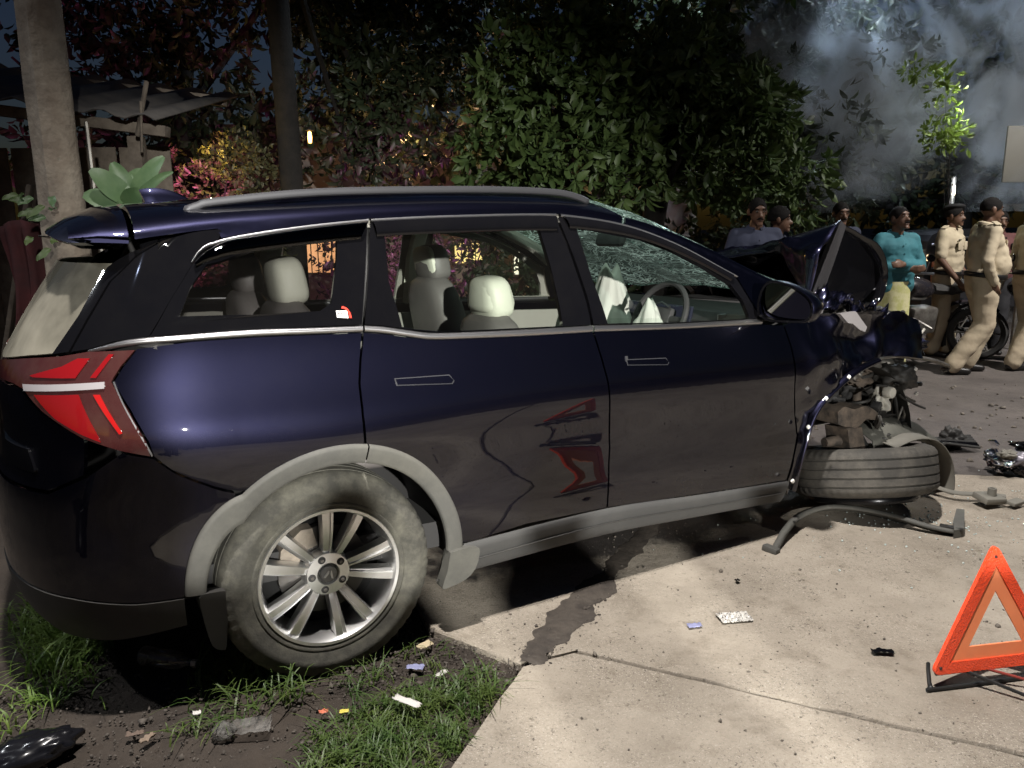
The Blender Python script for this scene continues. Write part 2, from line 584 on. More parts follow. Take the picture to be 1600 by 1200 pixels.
def panel(name, poly, m, parent, off=0.0, thick=.016, step=.045, disp=None, both=False, mirror=False, fine=None, surf=None):
    """sheet-metal panel lying on the body surface with folded-in edges.  both: the panel runs on across the centre line;
    mirror: also make its twin on the other side"""
    fb = surf or (lambda u, v: (B(u, v), BN(u, v)))
    bd = dens(poly, step / (fine or 2))
    n = len(bd)
    us = [p[0] for p in bd]; vs = [p[1] for p in bd]
    pts = list(bd)
    u = min(us); row = 0
    while u < max(us):
        v = min(vs) + (step / 2 if row % 2 else 0)
        while v < max(vs):
            if inside((u, v), bd) and dist_poly((u, v), bd) > step * .42: pts.append((u, v))
            v += step
        u += step * .87; row += 1
    r = delaunay_2d_cdt([Vector(p) for p in pts], [], [list(range(n))], 1, 1e-6)
    P2, faces = r[0], r[2]
    V = []; F = []
    for p in P2:
        q, nn = fb(p.x, p.y)
        o = off + (disp(p.x, p.y) if disp else 0.)
        V.append(q + nn * o)
    for f in faces:
        a, b, c = V[f[0]], V[f[1]], V[f[2]]
        nn = fb(P2[f[0]].x, P2[f[0]].y)[1]
        F.append(tuple(f) if (b - a).cross(c - a).dot(nn) > 0 else tuple(reversed(f)))
    if thick:
        k = len(V)
        for p in bd:
            q, nn = fb(*p)
            o = off + (disp(*p) if disp else 0.)
            V.append(q + nn * o); V.append(q + nn * (o - thick * .35) ); V.append(q + nn * (o - thick))
        for i in range(n):
            j = (i + 1) % n
            F.append((k + 3*i, k + 3*j, k + 3*j + 1, k + 3*i + 1))
            F.append((k + 3*i + 1, k + 3*j + 1, k + 3*j + 2, k + 3*i + 2))
    objs = []
    nsurf = len(faces)
    def set_normals(o, sgn):
        if disp: return
        me = o.data; ln_ = [(0, 0, 0)] * len(me.loops)
        NN = [fb(p.x, p.y)[1] for p in P2]
        for po in me.polygons[:nsurf]:
            for li in po.loop_indices:
                vi = me.loops[li].vertex_index
                a = NN[vi]; ln_[li] = (a.x, a.y * sgn, a.z)
        me.normals_split_custom_set(ln_)
    if both:
        k = len(V)
        V2 = V + [Vector((a.x, -a.y, a.z)) for a in V]
        F2 = F + [tuple(i + k for i in reversed(f)) for f in F]
        bm = bmesh.new()
        me = bpy.data.meshes.new(name); me.from_pydata(V2, [], F2); bm.from_mesh(me)
        bmesh.ops.remove_doubles(bm, verts=[v for v in bm.verts if abs(v.co.y) < .004], dist=.006)
        bm.to_mesh(me); bm.free()
        objs.append(link(name, me, m, parent))
    else:
        objs.append(pyd(name, V, F, m, parent)); set_normals(objs[-1], 1)
        if mirror:
            objs.append(pyd(name, [Vector((a.x, -a.y, a.z)) for a in V], [tuple(reversed(f)) for f in F], m, parent)); set_normals(objs[-1], -1)
    return objs if len(objs) > 1 else objs[0]

def ring(name, outer, inner, m, parent, off=0.0, thick=.02, step=.03, mirror=False):
    """frame between two outlines on the body surface"""
    o = dens(outer, step); i = dens(inner, step)
    P = o + i
    tri = tessellate_polygon([[Vector((a, b, 0)) for a, b in o], [Vector((a, b, 0)) for a, b in i]])
    V = [B(*p) + BN(*p) * off for p in P]
    F = []
    for f in tri:
        a, b, c = (V[t] for t in f)
        nn = BN(*P[f[0]])
        F.append(tuple(f) if (b - a).cross(c - a).dot(nn) > 0 else tuple(reversed(f)))
    k = len(V)
    for p in P: V += [B(*p) + BN(*p) * off, B(*p) + BN(*p) * (off - thick)]
    for lo, cnt in ((0, len(o)), (len(o), len(i))):
        for a in range(cnt):
            b = (a + 1) % cnt
            F.append((k + 2*(lo+a), k + 2*(lo+b), k + 2*(lo+b) + 1, k + 2*(lo+a) + 1))
    r = [pyd(name, V, F, m, parent)]
    if mirror:
        r.append(pyd(name, [Vector((a.x, -a.y, a.z)) for a in V], [tuple(reversed(f)) for f in F], m, parent))
    return r if mirror else r[0]

def strip(name, lo, hi, m, parent, off=.006, thick=.012, mirror=False, flat=3.0):
    """moulding between two lines of the same number of points, with a rounded face"""
    lo = smooth_line(lo, 5); hi = smooth_line(hi, 5)
    V = []; F = []; K = 9
    for a, b in zip(lo, hi):
        for k in range(K):
            t = (0, .025, .07, .2, .5, .8, .93, .975, 1)[k]
            p = (a[0] + (b[0]-a[0])*t, a[1] + (b[1]-a[1])*t)
            V.append(B(*p) + BN(*p) * (off - thick + thick * (1 - abs(2 * t - 1) ** flat)))
    for i in range(len(lo) - 1):
        for k in range(K - 1):
            F.append((i*K + k, i*K + k + 1, (i+1)*K + k + 1, (i+1)*K + k)[::-1])
    r = [pyd(name, V, F, m, parent)]
    if mirror:
        r.append(pyd(name, [Vector((a.x, -a.y, a.z)) for a in V], [tuple(reversed(f)) for f in F], m, parent))
    return r if mirror else r[0]

DUST = (.30, .27, .21)
M_paint = mat('paint_navy', (.0078, .0080, .0185), rough=.40, metal=1.0, coat=1.0, coat_rough=.02, coat_ior=1.62, dust=DUST, dust_amt=.07, dust_scale=5, dust_top=(.25, .75))
M_black = mat('black_gloss', (.003, .003, .004), rough=.06, spec=.45, dust=DUST, dust_amt=.008, dust_scale=4)
M_blackm = mat('black_plastic', (.012, .012, .013), rough=.6, dust=DUST, dust_amt=.10)
M_clad = mat('grey_cladding', (.05, .05, .048), rough=.7, dust=(.28, .27, .225), dust_amt=.44, dust_scale=2.5, bump=.06, bscale=220)
M_clad_shaded = mat('cladding_shaded', (.035, .035, .035), rough=.7, dust=(.22, .21, .19), dust_amt=.14, dust_scale=2.5, bump=.06, bscale=220)  # cladding copy darkened to paint in the shade along the sill
M_tyre2 = mat('tyre_rubber_dirty', (.016, .016, .016), rough=.85, dust=(.20, .18, .15), dust_amt=.55, dust_scale=7, bump=.15, bscale=120)
M_chrome = mat('chrome', (.44, .44, .46), rough=.34, metal=1.0, dust=DUST, dust_amt=.2)
M_alu = mat('alloy', (.84, .84, .84), rough=.40, metal=1.0, dust=(.40, .39, .35), dust_amt=.5, dust_scale=9)
M_rimdark = mat('alloy_dark', (.06, .06, .065), rough=.42, metal=.7, dust=(.3, .29, .25), dust_amt=.45, dust_scale=9)
M_rail = mat('roof_rail_satin', (.05, .05, .055), rough=.45, metal=.5)
M_tyre = mat('tyre_rubber', (.018, .018, .018), rough=.85, dust=(.22, .21, .165), dust_amt=.72, dust_scale=9, bump=.12, bscale=160)
M_red = mat('lamp_red', (.22, .006, .008), rough=.12, coat=1.0)
M_redd = mat('lamp_dark_red', (.040, .004, .006), rough=.12, coat=1.0, dust=DUST, dust_amt=.12)
M_redb = mat('lamp_bright_red', (.42, .010, .010), rough=.12, coat=1.0)
M_white = mat('lamp_clear', (.36, .34, .35), rough=.14, coat=1.0)
M_cream = mat('seat_cream', (.74, .74, .63), rough=.55, bump=.06, bscale=150, col2=(.68, .68, .57), nscale=5)
M_taupe = mat('seat_taupe', (.17, .155, .15), rough=.5, bump=.06, bscale=150, col2=(.14, .13, .125), nscale=5)
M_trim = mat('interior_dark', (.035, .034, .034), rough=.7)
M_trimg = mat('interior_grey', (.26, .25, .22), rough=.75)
M_bag = mat('airbag_cloth', (.60, .62, .55), rough=.8, bump=.3, bscale=25, transl=.25)
M_rust = mat('rusty_steel', (.032, .026, .022), rough=.8, col2=(.12, .092, .07), nscale=16, bump=.3, bscale=60)
M_steel = mat('dirty_steel', (.25, .24, .22), rough=.5, metal=.7, col2=(.12, .11, .10), nscale=12)
M_whitep = mat('pale_plastic', (.62, .60, .54), rough=.5, col2=(.40, .38, .33), nscale=14)
G_clear = glass_mat('glass_clear', (.88, .92, .89), DUST, .008)
G_tint = glass_mat('glass_tinted', (.52, .52, .52), DUST, .008)
G_visor = glass_mat('visor_smoke', (.10, .10, .11))
G_rear = glass_mat('glass_dusty', (.08, .08, .08), (.30, .28, .225), .85, dscale=3.2)
M_crack = cracked_glass('glass_cracked')

car = empty('crashed_suv', (-1.0726, 3.2594, -.028), (0, 0, 0),
            'dark navy blue crashed SUV with crumpled front end and buckled bonnet', 'car')
_cy, _cp, _cr = R(29.748), R(.98), R(-.884)
car.rotation_mode = 'XYZ'
car.rotation_euler = (_cr, _cp, _cy)

def arc(c, r, a0, a1, n=16):
    return [(c[0] + r * math.cos(R(a0 + (a1 - a0) * i / n)), c[1] + r * math.sin(R(a0 + (a1 - a0) * i / n))) for i in range(n + 1)]
AC = (.035, .375)          # rear wheel arch centre in the side view

# --- painted side panels, both sides
panel('quarter_panel', [(-.560,1.178),(-.358,1.188),(-.196,1.188),(.006,1.183),(.146,1.180),(.128,1.105),(.114,1.023),(.112,.919),(.115,.822)]
      + arc(AC, .455, 79, 131, 14) + [(-.282,.724),(-.343,.764),(-.441,.818),(-.504,.866),(-.519,.91),(-.573,1.005),(-.636,1.085),(-.606,1.129)],
      M_paint, car, step=.024, mirror=True)
rd = panel('rear_door', [(.154,1.180),(.226,1.172),(.317,1.157),(.411,1.146),(.613,1.141),(.859,1.138),(1.082,1.137),(1.107,1.034),(1.126,.933),(1.158,.663),(1.152,.412),(.772,.413),(.557,.391),(.489,.389)]
      + arc(AC, .455, 2, 78.6, 18) + [(.12,.919),(.122,1.023),(.136,1.105)], M_paint, car, step=.028, mirror=True)
fd = panel('front_door', [(1.090,1.137),(1.523,1.124),(2.013,1.118),(2.148,1.108),(2.178,1.014),(2.206,.834),(2.271,.576),(2.247,.454),(2.226,.361),(1.683,.384),(1.160,.412),(1.166,.663),(1.134,.933),(1.115,1.034)],
      M_paint, car, step=.04, mirror=True)
# sill cladding along door bottoms, arch cladding
def clad_strip(name, lo, hi, m, off, thick, mirror=True):
    return strip(name, lo, hi, m, car, off, thick, mirror)
strip('sill_cladding', [(.40,.246),(.529,.257),(1.164,.284),(1.717,.264),(2.22,.243)], [(.50,.384),(.60,.388),(1.155,.407),(1.683,.379),(2.24,.354)], M_clad_shaded, car, .012, .014, True, flat=12.0)
strip('sill_crease', [(.52,.315),(1.15,.345),(1.70,.322),(2.2,.300)], [(.52,.322),(1.15,.351),(1.70,.328),(2.2,.306)], M_blackm, car, .021, .004)
def arch_band(name, c, r0, r1, a0, a1, m, off, mirror=True):
    lo = arc(c, r0, a0, a1, 26); hi = arc(c, r1, a0, a1, 26)
    return strip(name, lo, hi, m, car, off, .014, mirror, flat=14.0)
arch_band('wheel_arch_cladding', AC, .392, .458, 78.5, 176, M_clad, .014)
arch_band('wheel_arch_cladding', AC, .392, .458, 0, 77.8, M_clad, .014)
mf = MB().prism(smooth_line([(.432,.372),(.50,.378),(.54,.372),(.552,.352),(.535,.285),(.50,.245),(.43,.225),(.408,.232),(.418,.30)], 2), -.940, -.885, lambda a, b, d: Vector((a, d + .35 * max(0, .30 - b), b)))
mf.obj('mud_guard', M_clad, car)
MB().prism(smooth_line([(-.347,.402),(-.40,.405),(-.424,.395),(-.418,.33),(-.40,.235),(-.385,.20),(-.36,.185),(-.350,.20),(-.345,.30)], 2), -.928, -.885, lambda a, b, d: Vector((a, d + .25 * max(0, .33 - b), b))).obj('mud_flap', M_blackm, car)
# rear bumper
bm_up = [(-.286,.716),(-.343,.756),(-.441,.810),(-.508,.857),(-.631,.878),(-.803,.80),(-1.0,.74),(-1.78,.735),(-1.78,.43),(-1.3,.43),(-.9,.42),(-.6,.40),(-.425,.40)] + arc(AC, .46, 172, 134, 10)
panel('rear_bumper', bm_up, M_paint, car, step=.045, both=True)
panel('bumper_cladding', [(-.425,.395),(-.6,.395),(-.9,.415),(-1.3,.425),(-1.78,.425),(-1.78,.25),(-1.2,.25),(-.75,.265),(-.43,.30)], M_blackm, car, off=.004, both=True)
# tailgate metal below the lamps
panel('tailgate', [(-.815,.81),(-1.0,.755),(-1.78,.745),(-1.78,1.05),(-1.2,1.05),(-1.01,.98),(-.80,.918)], M_paint, car, both=True)
panel('tailgate_pressing', [(-1.10,.80),(-1.78,.79),(-1.78,.86),(-1.16,.87)], M_black, car, off=.008, both=True)
# tail lamps
def tail(name, poly, m, off, mir=True, par=None):
    return panel(name, poly, m, par or car, off=off, thick=.01, step=.035, mirror=mir)
tl = tail('tail_lamp', [(-.568,1.174),(-.617,1.129),(-.647,1.085),(-.584,1.005),(-.53,.91),(-.517,.868),(-.631,.888),(-.803,.926),(-1.005,.994),(-1.146,1.052),(-1.25,1.062),(-1.60,1.062),(-1.60,1.10),(-1.224,1.134),(-.934,1.155),(-.792,1.172)], M_redd, .006)
for t, s in zip(tl, (1, -1)):
    def lens(name, poly, m, o):
        fb = (lambda u, v: (B(u, v), BN(u, v))) if s == 1 else (lambda u, v: (Vector((B(u, v).x, -B(u, v).y, B(u, v).z)), Vector((BN(u, v).x, -BN(u, v).y, BN(u, v).z))))
        panel(name, poly, m, t, off=o, thick=.004, step=.03, surf=fb)
    lens('clear_bar', [(-1.147,1.066),(-.675,1.085),(-.675,1.066),(-1.133,1.047)], M_white, .010)
    lens('red_lens', [(-1.102,1.092),(-1.075,1.089),(-.816,1.094),(-.769,1.151),(-.832,1.15),(-.909,1.124)], M_red, .009)
    lens('red_lens', [(-.743,1.096),(-.715,1.096),(-.657,1.163),(-.681,1.163)], M_red, .009)
    lens('red_lens', [(-1.057,1.040),(-.796,1.049),(-.712,.914),(-.801,.936),(-.929,.977)], M_red, .009)
    lens('red_lens', [(-.725,1.049),(-.695,1.049),(-.614,.939),(-.628,.936)], M_redb, .010)
panel('lamp_edge', [(-.640,1.085),(-.634,1.085),(-.507,.87),(-.512,.866)], M_chrome, car, off=.006, thick=.006)

# --- upper body: black rear pillar, tailgate glass, roof, pillars
panel('rear_pillar', [(-.519,1.212),(-.442,1.31),(-.351,1.406),(-.313,1.437),(-.27,1.455),(-.25,1.497),(-.515,1.497),(-.66,1.47),(-.790,1.401),(-.855,1.275),(-.898,1.172),(-.792,1.184),(-.669,1.206)], M_black, car, step=.035, mirror=True)
panel('tailgate_side', [(-.535,1.497),(-.675,1.473),(-.808,1.401),(-.872,1.275),(-.914,1.172),(-1.02,1.16),(-.935,1.29),(-.905,1.38),(-.86,1.45),(-.80,1.475),(-.70,1.490)], M_black, car, step=.035, mirror=True)
panel('tailgate_glass', [(-.845,1.465),(-.865,1.45),(-.912,1.38),(-.942,1.29),(-1.027,1.165),(-1.224,1.148),(-1.60,1.11),(-1.78,1.11),(-1.78,1.465)], G_rear, car, off=-.004, thick=.006, both=True)
panel('roof_panel', [(-.505,1.503),(-.262,1.500),(-.256,1.472),(-.148,1.482),(.023,1.492),(.245,1.5005),(.26,1.503),(1.05,1.503),(1.36,1.503),(1.375,1.66),(1.30,1.85),(1.24,2.1),(1.22,2.5),(-.505,2.5)], M_paint, car, step=.07, fine=2.5, both=True)
panel('windshield_pillar', [(1.39,1.66),(1.375,1.5),(1.541,1.490),(1.698,1.476),(1.824,1.454),(1.925,1.434),(2.02,1.142),(2.15,1.118),(2.36,1.17),(2.36,1.5),(2.34,1.62),(1.9,1.63),(1.6,1.64)], M_black if False else M_paint, car, step=.04, mirror=True)
ws = panel('windscreen', [(1.383,1.668),(1.6,1.65),(1.9,1.64),(2.35,1.63),(2.46,1.8),(2.5,2.1),(2.5,2.5),(1.232,2.5),(1.252,2.1),(1.312,1.86)], M_crack, car, off=-.004, thick=.006, step=.04, both=True,
           disp=lambda u, v: .022 * mnoise.noise(Vector((u * 4, v * 5, 2.2))) - .035 * math.exp(-((u - 1.9) / .25) ** 2 - ((v - 1.95) / .22) ** 2))
# rear spoiler: a thin wedge carried on from the roof
def spoiler():
    V = []; F = []; rows = []
    ws = [0., .04, .10, .2, .32, .46, .6, .8, 1.0]
    for w in ws: rows.append((1, w))
    for w in ws[-2::-1]: rows.append((-1, w))
    for s, w in rows:
        f = B(-.522, 1.5 + w); y = abs(f.y)
        e = max(0, (y - .42) / .26)
        xr = -.742 + .075 * e ** 2.2; zr = 1.528 - .036 * min(1, e * 1.1) - .004 * (y / .7)
        zb = 1.482 - .022 * (1 - min(1, max(0, (y - .30) / .28)))
        mz = f.z * .55 + zr * .45 + .006
        for (x, z) in ((-.522, f.z), (-.60, f.z * .80 + zr * .20 + .006), (-.68, f.z * .42 + zr * .58 + .004), (xr + .006, zr + .004), (xr, zr - .004), (xr + .012, zr - .012), (-.64, zb + .004), (-.522, min(zb, f.z - .004))):
            V.append((x, s * f.y, z))
    k = 8; n = len(rows)
    for i in range(n - 1):
        for j in range(k): F.append((i*k + j, i*k + (j+1) % k, (i+1)*k + (j+1) % k, (i+1)*k + j))
    F += [tuple(range(k)), tuple((n-1)*k + j for j in range(k))]
    return MB().add(V, F).obj('rear_spoiler', M_paint, car)
spo = spoiler()
# shark fin
fin = MB()
V = []
for i in range(9):
    t = i / 8
    x = -.40 + .17 * t
    h = .062 * (math.sin(math.pi * min(1, (1 - t) * .62 + .02)) ** .8)
    w = .030 * (1 - .55 * t) * (.5 + .5 * min(1, 6 * t + .4))
    for j in range(8):
        a = math.pi * j / 7
        V.append((x - .02 * (1 - t) * math.sin(a), w * math.cos(a), 1.628 + .012 * t + h * math.sin(a)))
F = [(i*8 + j, i*8 + j + 1, (i+1)*8 + j + 1, (i+1)*8 + j) for i in range(8) for j in range(7)]
fin.add(V, F + [tuple(range(8)), tuple(64 + j for j in range(8))]).obj('antenna_fin', M_paint, car)
# roof rails
for s in (-1, 1):
    pts = [(-.345, 1.585), (-.30, 1.602), (-.24, 1.617), (.10, 1.657), (.594, 1.681), (.9, 1.688), (1.10, 1.684), (1.20, 1.667), (1.25, 1.650)]
    pts = smooth_line(pts, 4)
    MB().tube([(x, s * .615, z) for x, z in pts], [.004] + [.0085] * (len(pts) - 2) + [.004], 8, squash=1.6).obj('roof_rail', M_rail, car)
# beltline chrome
strip('belt_chrome', [(-0.791,1.169),(-0.607,1.187),(-0.358,1.19),(-0.195,1.19),(0.008,1.185),(0.15,1.182)], [(-.793,1.180),(-.609,1.209),(-.358,1.211),(-.195,1.211),(.009,1.204),(.152,1.201)], M_chrome, car, .008, .012, True)
strip('belt_chrome', [(0.157,1.182),(0.226,1.174),(0.317,1.159),(0.411,1.147),(0.613,1.142),(0.859,1.138),(1.083,1.137)], [(.159,1.201),(.228,1.194),(.319,1.179),(.413,1.167),(.615,1.162),(.861,1.159),(1.084,1.158)], M_chrome, car, .008, .012, True)
strip('belt_chrome', [(1.089,1.137),(1.523,1.125),(2.013,1.119)], [(1.090,1.158),(1.525,1.148),(2.016,1.148)], M_chrome, car, .008, .012, True)
# window top chrome
strip('window_chrome', [(-.351,1.408),(-.315,1.438),(-.262,1.456),(-.148,1.468),(.023,1.480),(.244,1.489)], [(-.356,1.412),(-.320,1.445),(-.264,1.467),(-.148,1.480),(.023,1.491),(.245,1.499)], M_chrome, car, .008, .012, True)
strip('window_chrome', [(.254,1.489),(.557,1.491),(1.038,1.491)], [(.254,1.499),(.557,1.501),(1.038,1.501)], M_chrome, car, .008, .012, True)
strip('window_chrome', [(1.060,1.490),(1.227,1.490),(1.384,1.488),(1.541,1.480),(1.698,1.466),(1.824,1.444),(1.922,1.426)], [(1.060,1.500),(1.227,1.500),(1.384,1.499),(1.541,1.491),(1.698,1.478),(1.824,1.457),(1.935,1.436)], M_chrome, car, .008, .012, True)
# windows: black frames, glass, visors
q_out = [(-.512,1.213),(-.442,1.308),(-.351,1.404),(-.313,1.433),(-.261,1.452),(-.148,1.464),(.023,1.477),(.240,1.486),(.2,1.357),(.152,1.203),(.009,1.206),(-.193,1.211),(-.357,1.212)]
q_in = [(-.400,1.262),(-.36,1.34),(-.30,1.400),(-.15,1.435),(.120,1.447),(.108,1.397),(.060,1.268),(.018,1.248),(-.187,1.250)]
ring('quarter_window_frame', q_out, q_in, M_black, car, mirror=True)
panel('quarter_window_glass', q_in, G_tint, car, off=-.004, thick=0, mirror=True)
r_out = [(.250,1.486),(.557,1.489),(1.034,1.489),(1.060,1.369),(1.076,1.252),(1.080,1.160),(.861,1.161),(.615,1.164),(.413,1.169),(.319,1.181),(.228,1.196),(.162,1.203),(.212,1.357)]
r_in = [(.296,1.462),(.557,1.468),(.944,1.468),(.953,1.332),(.948,1.162),(.615,1.166),(.437,1.169),(.342,1.180),(.293,1.189),(.276,1.317)]
ring('rear_door_frame', r_out, r_in, M_black, rd[0]); 
panel('rear_door_glass', r_in, G_clear, rd[0], off=-.006, thick=0)
f_out = [(1.048,1.489),(1.227,1.488),(1.384,1.486),(1.541,1.478),(1.698,1.464),(1.824,1.442),(1.918,1.425),(2.008,1.150),(1.525,1.150),(1.092,1.160),(1.090,1.252),(1.074,1.369)]
f_in = [(1.122,1.462),(1.239,1.466),(1.428,1.462),(1.584,1.448),(1.741,1.420),(1.870,1.372),(1.920,1.278),(1.944,1.152),(1.525,1.152),(1.161,1.161),(1.134,1.301)]
ring('front_door_frame', f_out, f_in, M_black, fd[0])
panel('front_door_glass', [p for p in [(1.128,1.18),(1.161,1.161),(1.525,1.152),(1.944,1.152),(1.925,1.25),(1.90,1.19),(1.6,1.165)]], G_clear, fd[0], off=-.006, thick=0)
# far side: frames and glass mirrored onto the other doors
def mir_ring(name, o, i, m, par):
    r = ring(name, o, i, m, par, mirror=True); bpy.data.objects.remove(r[0])
def mir_panel(name, p, m, par, off=-.006):
    r = panel(name, p, m, par, off=off, thick=0, mirror=True); bpy.data.objects.remove(r[0])
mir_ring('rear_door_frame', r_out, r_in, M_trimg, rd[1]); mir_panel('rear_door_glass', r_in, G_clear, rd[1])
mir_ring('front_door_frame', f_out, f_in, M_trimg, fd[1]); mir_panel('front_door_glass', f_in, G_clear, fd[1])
# rain visors over side windows
strip('rain_visor', [(-.335,1.392),(-.26,1.415),(-.148,1.425),(.023,1.434),(.20,1.440)], [(-.345,1.405),(-.261,1.456),(-.148,1.468),(.023,1.480),(.243,1.489)], G_visor, car, .020, .014, True)
strip('rain_visor', [(.262,1.445),(.557,1.446),(1.02,1.446)], [(.256,1.490),(.557,1.492),(1.034,1.492)], M_black, rd[0], .020, .014)
strip('rain_visor', [(1.085,1.455),(1.239,1.455),(1.428,1.452),(1.584,1.440),(1.741,1.416),(1.875,1.380)], [(1.066,1.491),(1.227,1.491),(1.384,1.489),(1.541,1.481),(1.698,1.467),(1.90,1.430)], M_black, fd[0], .020, .014)
# window sticker
stk = panel('window_sticker', [(.070,1.226),(.108,1.222),(.108,1.243),(.070,1.245)], mat('sticker_white', (.8, .78, .76), rough=.4), car, off=.004, thick=.002, step=.02)
for dx in (0, .010, .020):
    panel('sticker_text', [(.073 + dx, 1.2355), (.081 + dx, 1.2350), (.081 + dx, 1.2385), (.073 + dx, 1.239)], mat('sticker_ink', (.12, .10, .10), rough=.5), stk, off=.0055, thick=0, step=.01)
panel('sticker_text', [(.073, 1.2275), (.104, 1.2245), (.104, 1.2262), (.073, 1.229)], mat('sticker_red', (.75, .05, .03), rough=.4), stk, off=.0055, thick=0, step=.01)
ar = [(.092 + .030 * math.cos(R(a)) * .9, 1.226 + .030 * math.sin(R(a))) for a in range(-8, 96, 8)]
ar2 = [(.092 + .022 * math.cos(R(a)) * .9, 1.226 + .024 * math.sin(R(a))) for a in range(96, -9, -8)]
panel('sticker_arc', ar + ar2, MATS['sticker_red'], stk, off=.0045, thick=.001, step=.01)
# door handles (flush)
def handle(poly, par):
    panel('handle', poly, M_paint, par, off=.004, thick=.01, step=.02)
    ring('handle_surround', [(p[0] + (.004 if i in (1, 2, 3) else -.004), p[1] + (.0035 if i < 2 else -.003)) for i, p in enumerate(poly)], poly, M_rail, par, off=.0015, thick=.01, step=.02)
handle([(.245,1.027),(.443,1.023),(.460,1.006),(.451,.996),(.250,1.008)], rd[0])
handle([(1.232,1.018),(1.43,1.010),(1.445,.995),(1.436,.986),(1.236,1.000)], fd[0])
panel('lock_cover', [(1.226,1.012),(1.238,1.012),(1.238,1.034),(1.226,1.034)], M_chrome, fd[0], off=.003, thick=.006, step=.02)

# --- rear wheel (both sides)
def tyre_mb(R0=.3695, W=.235, rim=.240, n=220):
    h = W / 2
    prof = [(rim, -h * .80), (rim + .004, -h * .90), (rim + .014, -h * .97), (rim + .022, -h * .975), (rim + .026, -h * .95), (rim + .040, -h * 1.0), (rim + .060, -h * 1.03), (rim + .064, -h * 1.045), (rim + .082, -h * 1.04), (rim + .086, -h * 1.02), (R0 - .026, -h * .97), (R0 - .014, -h * .90), (R0 - .006, -h * .80)]
    gx = [-.58, -.20, .20, .58]; gw = .05
    xs = [-.72]
    for g in gx: xs += [g - gw, g - gw + .015, g + gw - .015, g + gw]
    xs += [.72]
    for i, xx in enumerate(xs):
        deep = i > 0 and (i - 1) % 4 in (1, 2) and i < len(xs) - 1
        prof.append((R0 - (.009 if deep else 0) - .004 * xx * xx, xx * h))
    prof += [(R0 - .006, h * .80), (R0 - .016, h * .90), (R0 - .032, h * .97), (rim + .085, h * 1.04), (rim + .05, h * 1.03), (rim + .018, h * .93), (rim, h * .80)]
    def rm(r, a, j):
        if r > R0 - .030 and abs(a) > h * .70 and j % 4 == 0: return r - .004
        return r
    return MB().lathe(prof, n, 'y', rmod=rm)
def make_wheel(name, parent):
    w = bpy.data.objects.new(name, None); COL.objects.link(w); w.parent = parent
    ty = tyre_mb().obj('tyre', M_tyre, w)
    rim = MB()
    rim.lathe([(.243, -.100), (.247, -.108), (.244, -.114), (.234, -.112), (.228, -.100), (.222, -.06), (.215, .0), (.222, .08), (.243, .10)], 72, 'y')
    rim.obj('rim', M_alu, w)
    for k in range(5):
        for sgn in (-1, 1):
            base = R(90 + 72 * k)
            a0 = base + sgn * R(14); a1 = base + sgn * R(14)
            p0 = Vector((math.cos(a0) * .062, 0, math.sin(a0) * .062)); p1 = Vector((math.cos(a1) * .232, 0, math.sin(a1) * .232))
            d = (p1 - p0).normalized(); q = Vector((-d.z, 0, d.x))
            sp = MB(); V = []
            N = 6
            for i in range(N + 1):
                t = i / N
                c = p0.lerp(p1, t)
                wd = .0135 + .0065 * t
                yf = -.070 - .030 * math.sin(math.pi * .5 * min(1, t * 1.1))
                for (o, yy) in ((-1.2, yf + .045), (-1.0, yf + .003), (-.92, yf), (-.38 * sgn - .12, yf), (-.38 * sgn, yf + .007), (.92, yf + (.007 if sgn > 0 else 0)), (1.0, yf + .003), (1.2, yf + .045)):
                    V.append(c + q * o * wd + Vector((0, yy, 0)))
            Fs = [(i*8 + j, i*8 + (j+1) % 8, (i+1)*8 + (j+1) % 8, (i+1)*8 + j) for i in range(N) for j in range(8)]
            sp.add(V, Fs + [tuple(range(8)), tuple(N*8 + j for j in range(8))])
            sp.obj('spoke', M_alu, w)
    hub = MB().lathe([(.0, -.066), (.03, -.068), (.040, -.078), (.074, -.076), (.082, -.066), (.084, -.03), (.0, -.03)], 40, 'y').obj('hub', M_alu, w)
    cap = MB().lathe([(0, -.083), (.026, -.083), (.030, -.079), (.031, -.07)], 32, 'y').obj('hub_cap', M_rimdark, w)
    em = MB()
    for s in (-1, 1):
        em.prism([(s * .003, .014), (s * .006, .014), (s * .017, -.012), (s * .011, -.012), (s * .003, .003)], -.0875, -.082, lambda a, b, d: Vector((a, d, b)))
    em.obj('cap_emblem', M_chrome, cap)
    for k in range(5):
        a = R(-90 + 72 * k)
        c = Vector((math.cos(a) * .057, 0, math.sin(a) * .057))
        MB().lathe([(0, -.0792), (.0118, -.0792), (.0135, -.0775), (.0135, -.070)], 20, 'y', c=c).obj('lug_hole_shade', M_trim, w)  # dark disc on the hub face paints in the shaded recess
        MB().lathe([(0, -.0835), (.0055, -.0835), (.0068, -.081), (.0068, -.07)], 6, 'y', c=c).obj('lug_nut', M_steel, w)
    MB().lathe([(.05, -.02), (.158, -.02), (.160, -.016), (.160, .004), (.05, .004)], 48, 'y').obj('brake_disc', mat('disc_steel', (.07, .066, .062), rough=.45, metal=.8), w)
    cal = MB()
    for i in range(7):
        pass
    pa = [(.10, 118), (.165, 118), (.178, 130), (.178, 160), (.165, 172), (.10, 172), (.11, 145)]
    cal.prism([(r * math.cos(R(a)), r * math.sin(R(a))) for r, a in pa], -.040, .02, lambda a, b, d: Vector((a, d, b)))
    cal.obj('brake_caliper', mat('caliper', (.36, .31, .25), rough=.6, metal=.3, col2=(.22, .19, .16), nscale=30), w)
    MB().lathe([(.0, .03), (.222, .03), (.222, .05)], 40, 'y').obj('wheel_back', mat('wheel_inner', (.006, .006, .006), rough=.9), w)
    return w
whl = make_wheel('rear_wheel', car)
